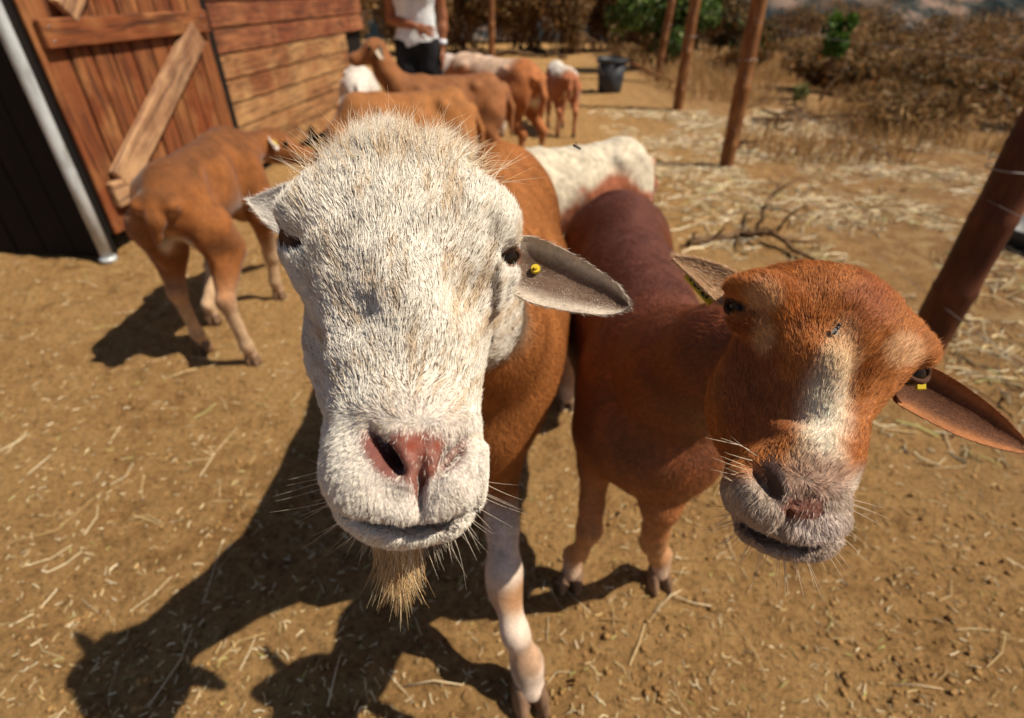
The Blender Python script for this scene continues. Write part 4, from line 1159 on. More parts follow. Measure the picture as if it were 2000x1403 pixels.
def body_coat(name, parent, base, wgt, N, tintv, L0=0.008, mat=M_FUR):
    F4, W4 = sample_surface(v, f, N, wgt)
    r_ = interp(v, F4, W4); cc = interp(tintv, F4, W4)
    ps = fbm(r_, 30, 2) - 0.5
    fl = np.tile([0.0, 1.0, -0.9], (N, 1)) + np.stack([1.6*ps, 0*ps, 1.2*(fbm(r_ + 5, 30, 2) - 0.5)], 1) + RNG.normal(size=(N, 3))*0.15
    t_, n_ = lay(F4, W4, fl)
    hair(name, r_, t_, n_, L0*(0.6 + 0.7*RNG.random(N)), 0.10 + 0.12*RNG.random(N), 0.15 + 0*ps, np.clip(cc*(0.65 + 0.8*RNG.random(N))[:, None], 0, 0.95), 0.00034 + 0*ps, mat, parent, base, 3, 'stuff')
body_coat('body_coat', ram, ram_base, (1 - head_w)*sstep(1.65, 1.3, v[:, 1])*sstep(-0.09, -0.05, v[:, 0])*sstep(0.26, 0.40, v[:, 2]), 60000, c)
# whiskers
def whiskers(name, spots, parent, base, centre, col=(0.85, 0.75, 0.6), rad=0.00014):
    r_, t_, L_ = [], [], []
    for (wx, wy, wd, ux, uy, ln) in spots:
        r_.append(P(wx, wy, wd)); q = RT*ux - UP*uy - FW*0.25; t_.append(q/np.linalg.norm(q)); L_.append(ln*wd/FPX)
    r_, t_, L_ = np.array(r_), np.array(t_), np.array(L_)
    hair(name, r_, t_, np.tile(-FW, (len(r_), 1)), L_, 0*L_, 0.2 + 0*L_, np.tile(col, (len(r_), 1)), rad + 0*L_, M_WHISKER, parent, base, 6, 'stuff', wob=0.10)
sp = []
for q in range(46):
    a = random.uniform(-0.15, math.pi + 0.15)
    ex = 800 - 150*math.cos(a); ey = 925 + 118*math.sin(a)
    sp.append((ex, ey, 0.335, -math.cos(a)*1.1 + random.uniform(-0.25, 0.25), math.sin(a)*0.9 + random.uniform(-0.1, 0.5), random.uniform(45, 105)))
for q in range(48):
    ex = random.uniform(690, 925); sp.append((ex, 1000 + 45*math.sqrt(max(0, 1-((ex-806)/125)**2)), 0.325, (ex-806)/150 + random.uniform(-0.3, 0.3), 1.0, random.uniform(18, 60)))
whiskers('whiskers', sp, ram, ram_base, None)
# ears
def px_ear(name, up, lo, cup, thick, parent, base, col, cupdir=FW, nu=18, nv=11, tintfn=None):
    ev, ef = ear_surface([P(*q) for q in up], [P(*q) for q in lo], cupdir, cup, thick, nu, nv)
    o = mesh(name, ev, ef, M_FACE, parent, True, base)
    vcol(o, 'tint', np.tile(col, (len(ev), 1)) if tintfn is None else tintfn(ev, nu*nv))
    return ev, np.array([q for q in ef if len(q) == 4]), o
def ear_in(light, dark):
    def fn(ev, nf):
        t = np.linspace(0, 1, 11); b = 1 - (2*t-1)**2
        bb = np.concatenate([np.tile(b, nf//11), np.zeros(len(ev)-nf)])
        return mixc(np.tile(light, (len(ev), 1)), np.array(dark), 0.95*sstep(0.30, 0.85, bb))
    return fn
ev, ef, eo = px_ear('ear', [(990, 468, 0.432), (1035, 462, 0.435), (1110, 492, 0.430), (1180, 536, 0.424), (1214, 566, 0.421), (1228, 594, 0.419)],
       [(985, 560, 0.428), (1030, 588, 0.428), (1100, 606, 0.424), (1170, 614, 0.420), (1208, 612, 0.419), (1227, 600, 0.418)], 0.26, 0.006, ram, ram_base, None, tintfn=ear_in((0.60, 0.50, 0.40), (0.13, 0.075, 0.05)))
def ear_fuzz(name, ev, ef, N, base, parent, colf, L0, flow, insideonly=False):
    en = vnormals(ev, ef)
    F4, W4 = sample_surface(ev, ef, N)
    r_ = interp(ev, F4, W4); nn = interp(en, F4, W4); nn /= np.linalg.norm(nn, axis=1)[:, None] + 1e-9
    fl = np.tile(flow, (N, 1)) + RNG.normal(size=(N, 3))*0.18
    t = fl - nn*(fl*nn).sum(1)[:, None]; t /= np.linalg.norm(t, axis=1)[:, None] + 1e-9
    Ls = L0*(0.6 + 0.6*RNG.random(N))
    hair(name, r_, t, nn, Ls, 0.12 + 0.12*RNG.random(N), 0.2 + 0*Ls, colf(r_, N), 0.00018 + 0*Ls, M_FUR, parent, base, 3, 'stuff')
tipdir = P(1225, 592, 0.42) - P(995, 515, 0.43); tipdir /= np.linalg.norm(tipdir)
ear_fuzz('ear_coat', ev, ef, 9000, ram_base, ram, lambda r_, N: mixc(np.tile([0.86, 0.77, 0.66], (N, 1)), np.array([0.16, 0.09, 0.055]), 0.95*sstep(0.36, 0.56, fbm(r_*np.array([1, 1, 1]), 90, 3))*sstep(0.12, 0.35, RNG.random(N))), 0.006, tipdir)
ev, ef, eo = px_ear('ear', [(572, 358, 0.455), (545, 366, 0.462), (512, 382, 0.470), (486, 392, 0.475)],
       [(578, 480, 0.450), (552, 462, 0.456), (514, 430, 0.464), (488, 398, 0.472)], 0.10, 0.006, ram, ram_base, (0.70, 0.60, 0.52), cupdir=FW + 0.5*RT)
tipd2 = P(487, 395, 0.47) - P(570, 420, 0.455); tipd2 /= np.linalg.norm(tipd2)
ear_fuzz('ear_coat', ev, ef, 5000, ram_base, ram, lambda r_, N: np.tile([0.88, 0.82, 0.75], (N, 1)), 0.006, tipd2)
# ear tags: a button in the ear in view, the flap of the far one showing above the poll
def tag_disc(parent, c, r, nrm_, base, thick=0.002):
    nrm_ = np.asarray(nrm_, float)/np.linalg.norm(nrm_)
    mb = MB(); mb.tube([c - nrm_*thick, c - nrm_*thick*0.2, c + nrm_*thick], [r*0.92, r, r*0.92], 14)
    mb.tube([c + nrm_*thick, c + nrm_*thick*2.2], [r*0.45, r*0.40], 10)
    mb.build('ear_tag', M_TAG, parent, False, base)
tag_disc(ram, P(1046, 526, 0.4425), 0.0040, -FW + 0.3*UP, ram_base)
# ================= the red-brown ewe with the tilted head
ewe_base = np.array([0.24, 0.98, 0.0])
F = Field()
F.ell((0.235, 0.74, 0.525), (0.112, 0.15, 0.165), k=0.05)
F.ell((0.245, 1.00, 0.520), (0.140, 0.27, 0.155), k=0.08)
F.ell((0.262, 1.26, 0.565), (0.122, 0.165, 0.128), k=0.06)
F.cone((0.235, 0.76, 0.64), (0.260, 1.26, 0.635), 0.060, 0.060, k=0.07)
F.ell((0.250, 0.665, 0.480), (0.105, 0.095, 0.100), k=0.04)
F.chain([(0.238, 0.72, 0.58), (0.245, 0.62, 0.66), (0.252, 0.52, 0.745), P(1600, 720, 0.492)], [0.105, 0.080, 0.060, 0.052], k=0.04)
ewe_feet = []
for fpx, kpx, epx, s in (((1115, 1142), (1150, 1040), (1164, 905), -1), ((1284, 1140), (1274, 1066), (1290, 985), 1)):
    fo_ = G(*fpx); kn_ = G(*kpx, 0.24); el_ = G(*epx, 0.385); ewe_feet.append(fo_)
    F.ell((0.237 + s*0.075, 0.72, 0.50), (0.045, 0.08, 0.12), k=0.04)
    F.chain([(0.237 + s*0.08, 0.71, 0.46), el_, el_*0.4 + kn_*0.6, kn_ + [0, 0, 0.01], kn_*0.5 + fo_*0.5 + [0, 0, 0.03], fo_ + [0, 0.015, 0.085], fo_ + [0, 0.004, 0.038]],
            [0.052, 0.031, 0.0215, 0.0225, 0.0165, 0.019, 0.0205], 0.02)
for fo_, s in ((G(1106, 795), -1), (np.array([0.37, 1.36, 0.0]), 1)):
    ewe_feet.append(fo_); cx = 0.26 + s*0.075
    F.ell((cx, 1.28, 0.50), (0.055, 0.11, 0.15), k=0.04)
    hk_ = np.array([fo_[0]*0.6 + cx*0.4, fo_[1] + 0.07, 0.265])
    F.chain([(cx, 1.29, 0.50), (cx + s*0.02, 1.22, 0.41), hk_, fo_ + [0, 0.015, 0.085], fo_ + [0, 0, 0.04]], [0.085, 0.062, 0.027, 0.0215, 0.0235], 0.025)
F.chain([(0.262, 1.40, 0.61), (0.265, 1.46, 0.52), (0.265, 1.46, 0.40)], [0.032, 0.024, 0.013], k=0.02)
# head: rolled about 20 degrees, muzzle nearest
RL = 0.22
pe(F, 1602, 652, 0.440, 160, 108, 0.060, 0.03, roll=RL+0.12)
pe(F, 1590, 590, 0.450, 112, 55, 0.045, 0.03, roll=RL)
pe(F, 1478, 580, 0.420, 46, 40, 0.030, 0.02, roll=0.1)
pe(F, 1752, 676, 0.418, 46, 34, 0.030, 0.02, roll=0.6)
pe(F, 1600, 690, 0.428, 112, 96, 0.048, 0.03, roll=RL)
pc(F, (1612, 680, 0.410), (1592, 890, 0.360), 0.042, 0.0265, 0.025)
pe(F, 1606, 780, 0.372, 52, 120, 0.030, 0.022, roll=0.12, tilt=-0.3)
pe(F, 1535, 760, 0.458, 122, 128, 0.050, 0.02, roll=RL)          # cheeks and jaw
pe(F, 1458, 800, 0.450, 64, 92, 0.038, 0.02, roll=0.15)
pe(F, 1640, 750, 0.446, 52, 60, 0.034, 0.02, roll=0.5)
pc(F, (1535, 790, 0.448), (1530, 960, 0.388), 0.050, 0.034, 0.025)
pe(F, 1524, 955, 0.352, 98, 96, 0.040, 0.02, roll=RL)
pe(F, 1526, 1035, 0.355, 86, 48, 0.034, 0.015, roll=RL*0.6)
pe(F, 1480, 980, 0.335, 60, 66, 0.026, 0.014, roll=RL)
pe(F, 1590, 1000, 0.335, 46, 58, 0.026, 0.014, roll=RL)
pe(F, 1582, 900, 0.342, 54, 52, 0.027, 0.016, roll=RL)
pe(F, 1572, 952, 0.330, 48, 44, 0.021, 0.010, roll=RL)
pe(F, 1566, 985, 0.328, 32, 30, 0.018, 0.008, roll=RL)
pe(F, 1535, 1030, 0.338, 74, 30, 0.024, 0.010, roll=RL*0.6)
pe(F, 1513, 930, 0.305, 14, 50, 0.030, 0.006, roll=-0.30, sub=True)      # nostril
pe(F, 1524, 958, 0.305, 11, 30, 0.032, 0.005, roll=-0.30, sub=True)
pe(F, 1622, 965, 0.305, 4, 42, 0.014, 0.006, roll=0.95, sub=True)
pe(F, 1540, 1030, 0.310, 3, 26, 0.012, 0.008, roll=0.4, sub=True)
for mx, my, mr in ((1432, 985, 1.15), (1452, 1022, 0.85), (1486, 1048, 0.5), (1525, 1060, 0.15), (1570, 1060, -0.1), (1610, 1050, -0.4)):
    pe(F, mx, my, 0.326, 26, 2.5, 0.020, 0.006, roll=mr, sub=True)
EWL, EWR = P(1451, 601, 0.4235), P(1776, 727, 0.4275)
pe(F, 1462, 566, 0.408, 40, 18, 0.022, 0.012, roll=0.25)
pe(F, 1462, 632, 0.412, 36, 18, 0.020, 0.012, roll=0.25)
pe(F, 1500, 585, 0.405, 30, 24, 0.018, 0.02, roll=0.6)
pe(F, 1500, 690, 0.358, 22, 70, 0.022, 0.035, roll=-0.15, sub=True)
pe(F, 1690, 760, 0.350, 20, 50, 0.024, 0.03, roll=0.35, sub=True)
pe(F, 1620, 610, 0.352, 60, 26, 0.014, 0.03, roll=0.3, sub=True)
pe(F, 1768, 692, 0.412, 36, 18, 0.020, 0.012, roll=0.5)
pe(F, 1441, 601, 0.402, 23, 11, 0.020, 0.007, roll=0.15, sub=True)
pe(F, 1790, 732, 0.406, 22, 11, 0.018, 0.008, roll=-0.3, sub=True)
v, f = F.mesh(fine_axes(F, P(1580, 800, 0.40), (0.16, 0.19, 0.19), 0.0027, 0.011))
v = smooth_mesh(v, f, 2, 0.4)
n = vnormals(v, f)
px, py, dd = proj(v)
head_w = sstep(0.485, 0.462, dd) * sstep(0.60, 0.66, v[:, 2])
v = v + n * ((fbm(v, 55, 3)-0.5)*0.004*head_w)[:, None]
n = vnormals(v, f)
w = fbm(v, 8, 3) - 0.5
c = np.tile([0.215, 0.058, 0.020], (len(v), 1)) * (1 + 0.7*w[:, None])
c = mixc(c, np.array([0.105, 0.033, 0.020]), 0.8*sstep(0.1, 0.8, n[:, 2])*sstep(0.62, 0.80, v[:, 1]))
c = mixc(c, np.array([0.32, 0.105, 0.030]), 0.8*sstep(0.62, 0.42, v[:, 2] + 0.1*w)*sstep(1.0, 0.8, v[:, 1]))
c = mixc(c, np.array([0.40, 0.155, 0.055]), sstep(0.44, 0.34, v[:, 2] + 0.1*w))
c = mixc(c, np.array([0.52, 0.27, 0.13]), 0.7*sstep(0.34, 0.22, v[:, 2] + 0.05*w))
c = mixc(c, np.array([0.66, 0.47, 0.34]), 0.8*sstep(0.12, 0.05, v[:, 2] + 0.05*w))
chest = sstep(0.30, 0.55, fbm(v, 30, 2))*sstep(0.86, 0.74, v[:, 1])*sstep(0.1, -0.5, n[:, 1])*sstep(0.44, 0.5, v[:, 2]); c = mixc(c, np.array([0.10, 0.035, 0.018]), 0.5*chest)
def ewe_tint(x, y, pos):
    ww = fbm(pos, 22, 3) - 0.5
    q = np.tile([0.40, 0.145, 0.036], (len(x), 1))*(1 + 0.5*ww[:, None])
    q = mixc(q, np.array([0.26, 0.08, 0.03]), 0.8*sstep(95, 35, np.hypot((x-1470)*1.0, (y-740)*0.55) + 90*ww))     # dark stripe below the near eye
    q = mixc(q, np.array([0.30, 0.09, 0.035]), 0.7*sstep(75, 25, np.hypot(x-1690, (y-600)*0.9) + 60*ww))
    # pale blaze along the nose, widening towards the nostrils
    cx = np.interp(y, [560, 700, 800, 900], [1660, 1632, 1612, 1590]); wd = np.interp(y, [560, 700, 820, 900], [20, 42, 46, 60])
    q = mixc(q, np.array([0.70, 0.50, 0.30]), 0.8*sstep(1.3, 0.4, np.abs(x-cx)/wd + ww)*sstep(600, 700, y)*sstep(960, 900, y))
    q = mixc(q, np.array([0.76, 0.68, 0.60]), 0.62*sstep(1.6, 0.1, np.hypot((x-1606)/44, (y-835)/105) + ww))
    for ax_, ay_, aw, ah in ((1498, 585, 42, 40), (1760, 690, 40, 30), (1495, 660, 26, 40)):
        q = mixc(q, np.array([0.66, 0.43, 0.24]), 0.6*sstep(1.3, 0.5, np.hypot((x-ax_)/aw, (y-ay_)/ah) + ww))
    lips = sstep(900, 955, y + 0.25*(1540-x)*0 + 40*ww - 0.18*(1480-x).clip(0))
    q = mixc(q, np.array([0.40, 0.33, 0.27]), 0.9*lips)
    q = mixc(q, np.array([0.33, 0.19, 0.13]), 0.7*sstep(1.2, 0.6, np.hypot((x-1585)/70, (y-935)/45) + 0.6*ww))
    q = mixc(q, np.array([0.70, 0.58, 0.52]), 0.7*sstep(1.2, 0.5, np.hypot((x-1600)/60, (y-1030)/40) + ww))
    return q
ch = ewe_tint(px, py, v)
pad = sstep(1.15, 0.75, np.hypot((px-1572)/46, (py-992)/26) + 0.5*w) * (dd < 0.345)
ch = mixc(ch, np.array([0.26, 0.085, 0.05]), pad)
nos = sstep(34, 14, np.hypot((px-1513)*0.95-(py-935)*0.29, ((py-935)*0.95+(px-1513)*0.29)*0.42))*(dd < 0.37)
ch = mixc(ch, np.array([0.07, 0.03, 0.02]), nos)
for mx, my in ((1432, 985), (1452, 1022), (1486, 1048), (1525, 1060), (1570, 1060), (1540, 1030)):
    ch = mixc(ch, np.array([0.09, 0.05, 0.04]), 0.7*sstep(20, 6, np.hypot((px-mx)*0.8, py-my))*(dd < 0.36))
for ep in (EWL, EWR):
    de = np.linalg.norm(v - ep, axis=1); ch = mixc(ch, np.array([0.07, 0.03, 0.018]), 0.9*sstep(0.022, 0.013, de))
c = c*(1-head_w)[:, None] + ch*0.8*head_w[:, None]
_k = np.hypot(px-1635, py-641) < 7; FLY_D = dd[_k].min()
ewe = thing('ewe', ewe_base, 'dark reddish-brown ewe with a pale nose blaze tilting her head', 'sheep')
M_SLEEK = coat_material('sleek_coat', 0.45, 0.5, 170, 0.4, 0.7, 0.0)
bo = mesh('body', v, f, M_SLEEK, ewe, origin=ewe_base)
vcol(bo, 'tint', c)
for q, a in zip(ewe_feet, (-1.75, -1.4, -1.6, -1.5)): hoof(ewe, q, ewe_base, a, 1.0)
eye(ewe, EWL, 0.0115, ewe_base); eye(ewe, EWR, 0.0112, ewe_base)
eyelid(ewe, EWL, 0.0115, -ray(1444, 598) + RT*-0.55 + UP*0.15, UP + 0.3*RT, ewe_base, (0.08, 0.035, 0.02))
eyelid(ewe, EWR, 0.0112, -ray(1787, 728) + RT*0.8, UP + 0.3*RT, ewe_base, (0.08, 0.035, 0.02))
body_coat('body_coat', ewe, ewe_base, (1 - head_w)*sstep(0.26, 0.40, v[:, 2]), 110000, c, 0.007, M_SLEEKFUR)
dens = head_w * (1 - 0.97*pad) * (1 - nos)
for ep in (EWL, EWR): dens = dens * sstep(0.013, 0.019, np.linalg.norm(v - ep, axis=1))
N = 170000
F4, W4 = sample_surface(v, f, N, dens)
root = interp(v, F4, W4); rx, ry, rd = proj(root)
axx, axy = 0.22, 0.97                                   # picture direction from muzzle to poll
al = (rx-1560)*axx - (ry-900)*axy; ac = (rx-1560)*axy + (ry-900)*axx
upw = sstep(-70, 10, al)
lat = np.clip(ac/170, -1.2, 1.2)
cl = fbm(root, 120, 2) - 0.5; cl2 = fbm(root + 9, 45, 2) - 0.5
fa = upw - (1-upw)*0.8 + 0.7*(fbm(root+31, 45, 2)-0.5); fb = lat*0.9 + 1.0*cl + 0.7*cl2
flow = RT*(fa*axx + fb*axy)[:, None] + UP*(fa*axy - fb*axx)[:, None]
tan, nn = lay(F4, W4, flow)
L = (0.0046 + 0.0018*sstep(150, 300, al) - 0.0014*(1-upw))*(0.65 + 0.6*RNG.random(N))
col = ewe_tint(rx, ry, root)
col = np.clip(col*(0.75 + 0.75*RNG.random(N))[:, None]*1.15, 0, 0.95)
hair('face_coat', root, tan, nn, L, 0.08 + 0.10*RNG.random(N) + 0.12*np.clip(cl2, -0.3, 0.5), 0.25 + 0*L, col, 0.00016 + 0.00007*RNG.random(N), M_FUR, ewe, ewe_base, 4, 'stuff', clump=0.35)
sp = []
for q in range(44):
    a = random.uniform(0.0, math.pi*1.05)
    ex = 1535 - 112*math.cos(a); ey = 985 + 95*math.sin(a)
    sp.append((ex, ey, 0.350, -math.cos(a) + random.uniform(-0.2, 0.2), math.sin(a)*0.8 + random.uniform(-0.1, 0.4), random.uniform(35, 80)))
for q in range(10):
    sp.append((random.uniform(1440, 1480), 870 + 10*q, 0.335, -1, random.uniform(-0.7, -0.1), random.uniform(50, 80)))
whiskers('whiskers', sp, ewe, ewe_base, None, (0.8, 0.68, 0.52), 0.0002)
# ears
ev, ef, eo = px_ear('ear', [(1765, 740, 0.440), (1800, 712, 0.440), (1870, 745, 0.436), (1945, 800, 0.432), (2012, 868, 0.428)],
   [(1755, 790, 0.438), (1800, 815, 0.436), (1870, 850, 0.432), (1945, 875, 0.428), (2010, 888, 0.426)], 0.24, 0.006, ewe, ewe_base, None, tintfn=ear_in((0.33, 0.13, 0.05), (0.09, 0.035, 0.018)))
td = P(2010, 880, 0.43) - P(1765, 765, 0.44); td /= np.linalg.norm(td)
ear_fuzz('ear_coat', ev, ef, 7000, ewe_base, ewe, lambda r_, N: np.tile([0.42, 0.18, 0.07], (N, 1))*(0.4 + 0.9*RNG.random(N))[:, None], 0.005, td)
ev, ef, eo = px_ear('ear', [(1468, 548, 0.450), (1420, 522, 0.456), (1365, 505, 0.466), (1316, 500, 0.476)],
   [(1432, 610, 0.446), (1404, 592, 0.452), (1360, 550, 0.462), (1318, 510, 0.474)], 0.12, 0.006, ewe, ewe_base, (0.62, 0.42, 0.26), cupdir=FW + 0.3*RT)
td = P(1316, 505, 0.475) - P(1450, 580, 0.45); td /= np.linalg.norm(td)
ear_fuzz('ear_coat', ev, ef, 5000, ewe_base, ewe, lambda r_, N: mixc(np.tile([0.82, 0.62, 0.42], (N, 1)), np.array([0.55, 0.28, 0.11]), RNG.random(N)), 0.0055, td)
# yellow flap tag hanging behind the far ear, with printed digits; ring tag at the near ear
tb = bpy.data.objects.new('ear_tag', None)
q0, q1 = P(1342, 535, 0.470), P(1392, 592, 0.460)
ax_ = q1 - q0; L_ = np.linalg.norm(ax_); ax_ /= L_; nz_ = np.cross(ax_, FW); nz_ /= np.linalg.norm(nz_); wz_ = np.cross(nz_, ax_)
Rt = np.stack([ax_, nz_, wz_], 1)
mb = MB(); mb.box((q0+q1)/2, (L_/2, 0.0045, 0.0010), Rt, 0.0008); tg = mb.build('ear_tag', M_TAG, ewe, False, ewe_base)
mb = MB()
for k in range(5):
    cc = q0 + ax_*L_*(0.2 + 0.15*k) - wz_*0.0014
    mb.box(cc, (0.0009, 0.0026, 0.0002), Rt)
    mb.box(cc + ax_*0.0018 + nz_*0.0022*(-1)**k, (0.0016, 0.0007, 0.0002), Rt)
mb.build('printed_digits', M_TAGPRINT, tg, False, ewe_base)
mb = MB(); mb.tube([P(1812 + 14*math.cos(a), 697 + 9*math.sin(a) + 0.4*14*math.cos(a), 0.446 + 0.008*math.sin(a)) for a in np.linspace(-2.8, 0.6, 12)], 0.0013, 6); mb.build('ear_tag', M_TAG, ewe, True, ewe_base)
mb = MB(); mb.box(P(1798, 752, 0.430), (0.0042, 0.0012, 0.0042), RCAM[:, [0, 2, 1]], 0.001); mb.build('ear_tag', M_TAG, ewe, False, ewe_base)
# ================= the rest of the herd
def patchy(basefn, white, amount, lo=0.50, soft=0.10, region=None):
    def fn(v, n):
        c = basefn(v, n)
        q = sstep(lo, lo+soft, v[:, 2] + 0.10*(fbm(v, 10, 3)-0.5)) * amount
        if region is not None: q = q*region(v)
        return mixc(c, white, q)
    return fn
HERD = 'sheep of the herd behind'
# brown one by the barn door, seen from behind
make_sheep('slim brown sheep seen from behind beside the barn door', (-1.04, 1.86), math.radians(92), tint_brown((0.28, 0.098, 0.026), (0.68, 0.48, 0.30), (0.52, 0.30, 0.14), 0.55, 0.36), 0.98, HERD, tail=((-0.41, 0, 0.61), (-0.445, 0.0, 0.56), (-0.45, 0.01, 0.50)),
           short=0.80, head=(0.53, -0.10, 0.60), nose=(0.55, -0.80, -0.28), feet={'hr': (-0.36, -0.115), 'hl': (-0.24, 0.10), 'fl': (0.02, 0.15), 'fr': (0.27, -0.05)}, lift=0.04, slim=0.82, fat=0.66, tag=-1, h=0.009, eartint=(0.7, 0.6, 0.5))
# brown back close behind the ram
make_sheep('brown sheep standing directly behind the ram with its head lowered', (-0.50, 2.78), math.radians(205), tint_brown((0.36, 0.14, 0.04), LIGHT, LIGHT, 0.85), 1.02, HERD, short=0.76,
           head=(0.52, 0.05, 0.42), nose=(0.6, 0, -0.8))
# alert one with its head up by the barn wall
make_sheep('alert brown sheep with raised head and white muzzle beside the barn wall', (-0.40, 3.62), math.radians(193),
           patchy(tint_brown((0.30, 0.115, 0.040), LIGHT, LIGHT, 0.8), np.array([0.62, 0.52, 0.45]), 0.9, 0.1, 0.1, lambda v: sstep(0.60, 0.68, v[:, 0])), 0.98, HERD, short=0.88,
           head=(0.46, 0.0, 0.835), nose=(0.93, 0.10, -0.16), tail=((-0.42, 0, 0.62), (-0.47, 0.02, 0.50), (-0.46, 0.03, 0.34)), eartint=(0.75, 0.62, 0.46), droop=0.9)
# brown with a pale back, hindquarters showing
make_sheep('brown sheep with a pale streak along its back showing its hindquarters', (-0.13, 4.28), math.radians(135),
           patchy(tint_brown((0.38, 0.13, 0.04), LIGHT, LIGHT, 0.95), np.array([0.72, 0.54, 0.40]), 0.75, 0.60, 0.05, lambda v: sstep(-0.30, -0.16, v[:, 0])), 1.03, HERD, head=(0.5, 0, 0.45), nose=(0.6, 0, -0.8))
make_sheep('small brown lamb with a white back walking away from the herd', (0.44, 5.42), math.radians(98),
           patchy(tint_brown((0.36, 0.125, 0.05), (0.45, 0.22, 0.10), LIGHT, 0.9), WHITE, 0.9, 0.585, 0.06, lambda v: sstep(-0.40, -0.30, v[:, 0])), 0.80, HERD, head=(0.5, 0, 0.5), nose=(0.7, 0, -0.7))
make_sheep('pale greyish sheep half hidden between the person and the herd', (-0.42, 5.25), math.radians(150), lambda v, n: np.tile([0.62, 0.50, 0.44], (len(v), 1))*(0.8 + 0.4*fbm(v, 10, 3)[:, None]), 0.92, HERD, head=(0.5, 0, 0.5), nose=(0.7, 0, -0.6))
def t8(v, n):
    c = np.tile([0.70, 0.62, 0.55], (len(v), 1))
    c = mixc(c, np.array([0.06, 0.045, 0.04]), sstep(0.025, 0.010, np.abs(v[:, 1]))*sstep(0.45, 0.52, v[:, 0]))
    return mixc(c, np.array([0.05, 0.04, 0.035]), sstep(0.36, 0.24, v[:, 2]))
make_sheep('white sheep with a dark striped face under the raised brown head', (-1.10, 4.30), math.radians(-78), t8, 0.92, HERD, head=(0.50, 0.0, 0.56), nose=(0.65, 0, -0.75), droop=0.8, eartint=(0.6, 0.5, 0.45))
# woolly white-backed one
def t10(v, n):
    w = fbm(v, 9, 3) - 0.5
    c = np.tile([0.30, 0.10, 0.05], (len(v), 1))*(1 + 0.5*w[:, None])
    c = mixc(c, np.array([0.58, 0.50, 0.38]), sstep(0.525, 0.585, v[:, 2] + 0.20*w + 0.07*np.sin(v[:, 0]*9))*sstep(-0.425, -0.36, v[:, 0] + 0.1*w))
    return mixc(c, np.array([0.10, 0.04, 0.025]), 0.7*sstep(0.44, 0.34, v[:, 2])*sstep(-0.2, 0.0, v[:, 0]))
make_sheep('woolly sheep with a cream white back over dark brown sides', (0.205, 1.99), math.radians(207), t10, 0.93, HERD, short=0.86, head=(0.46, 0.10, 0.42), nose=(0.5, 0.2, -0.8), fat=1.1, wool=0.8)

# ================= person among the herd
pb = np.array([-0.71, 4.70, 0.0])
SKIN = (0.26, 0.095, 0.042)
_m = Mat('skin', 0.5, 0.35); _m.color(_m.ramp(_m.noise(_m.coord(), 30, 4), [(0.3, (0.23, 0.082, 0.036)), (0.7, (0.31, 0.12, 0.055))])); M_SKIN = _m.m
_m = Mat('pale_jersey', 0.85, 0.15); _g = _m.noise(_m.coord((1, 1, 0.6)), 16, 5); _m.color(_m.ramp(_g, [(0.3, (0.58, 0.61, 0.64)), (0.7, (0.74, 0.76, 0.78))])); _m.bump(_g, 0.6, 0.02); M_SHIRT = _m.m
_m = Mat('black_cloth', 0.85, 0.15); _g = _m.noise(_m.coord((1, 1, 0.4)), 14, 5); _m.color(_m.ramp(_g, [(0.3, (0.010, 0.010, 0.012)), (0.7, (0.022, 0.022, 0.025))])); _m.bump(_g, 0.5, 0.02); M_TROUS = _m.m
_m = Mat('dark_hair', 0.5, 0.4); _m.color(_m.ramp(_m.noise(_m.coord((1, 1, 0.2)), 60, 4), [(0.3, (0.012, 0.008, 0.006)), (0.7, (0.035, 0.022, 0.015))])); M_HAIR = _m.m
_m = Mat('shoe_rubber', 0.7, 0.2); _m.color((0.05, 0.045, 0.04)); M_SHOE = _m.m
_m = Mat('white_band', 0.5, 0.3); _m.color((0.75, 0.78, 0.85)); M_BAND = _m.m
person = thing('person', pb, 'person in a pale sleeveless top and black trousers behind the herd', 'person')
person.scale = (0.96, 0.96, 0.955)
def torso(F, g=0.0):
    F.ell((0, 0, 0.82), (0.165+g, 0.105+g, 0.11+g), k=0.05)
    F.ell((0, 0, 0.97), (0.135+g, 0.092+g, 0.14+g), k=0.05)
    F.ell((0, -0.01, 1.14), (0.152+g, 0.105+g, 0.15+g), k=0.05)
    F.cone((-0.13, 0.01, 1.245), (0.13, 0.01, 1.245), 0.050+g, 0.050+g, k=0.04)
    for s in (-1, 1): F.ell((s*0.065, -0.075, 1.14), (0.062+g, 0.048+g, 0.062+g), k=0.03)
def legs(F, g=0.0):
    for s in (-1, 1):
        F.chain([(s*0.080, 0, 0.79), (s*0.090, -0.005, 0.62), (s*0.090, -0.01, 0.44), (s*0.092, 0.015, 0.30), (s*0.092, 0.02, 0.10)], [0.088+g, 0.076+g, 0.052+g, 0.052+g, 0.034+g], k=0.03)
F = Field(); torso(F); legs(F)
F.chain([(0, 0.015, 1.26), (0, 0.0, 1.35)], [0.055, 0.050], k=0.03)
F.ell((0, -0.005, 1.45), (0.072, 0.092, 0.112), k=0.03); F.ell((0, -0.045, 1.385), (0.048, 0.045, 0.04), k=0.03)
F.cone((0, -0.088, 1.455), (0, -0.112, 1.425), 0.010, 0.015, k=0.015)
for s in (-1, 1):
    F.ell((s*0.074, 0.01, 1.44), (0.010, 0.020, 0.030), k=0.008); F.ell((s*0.030, -0.088, 1.462), (0.016, 0.012, 0.010), k=0.005, sub=True)
F.ell((0, -0.092, 1.392), (0.026, 0.012, 0.010), k=0.01)
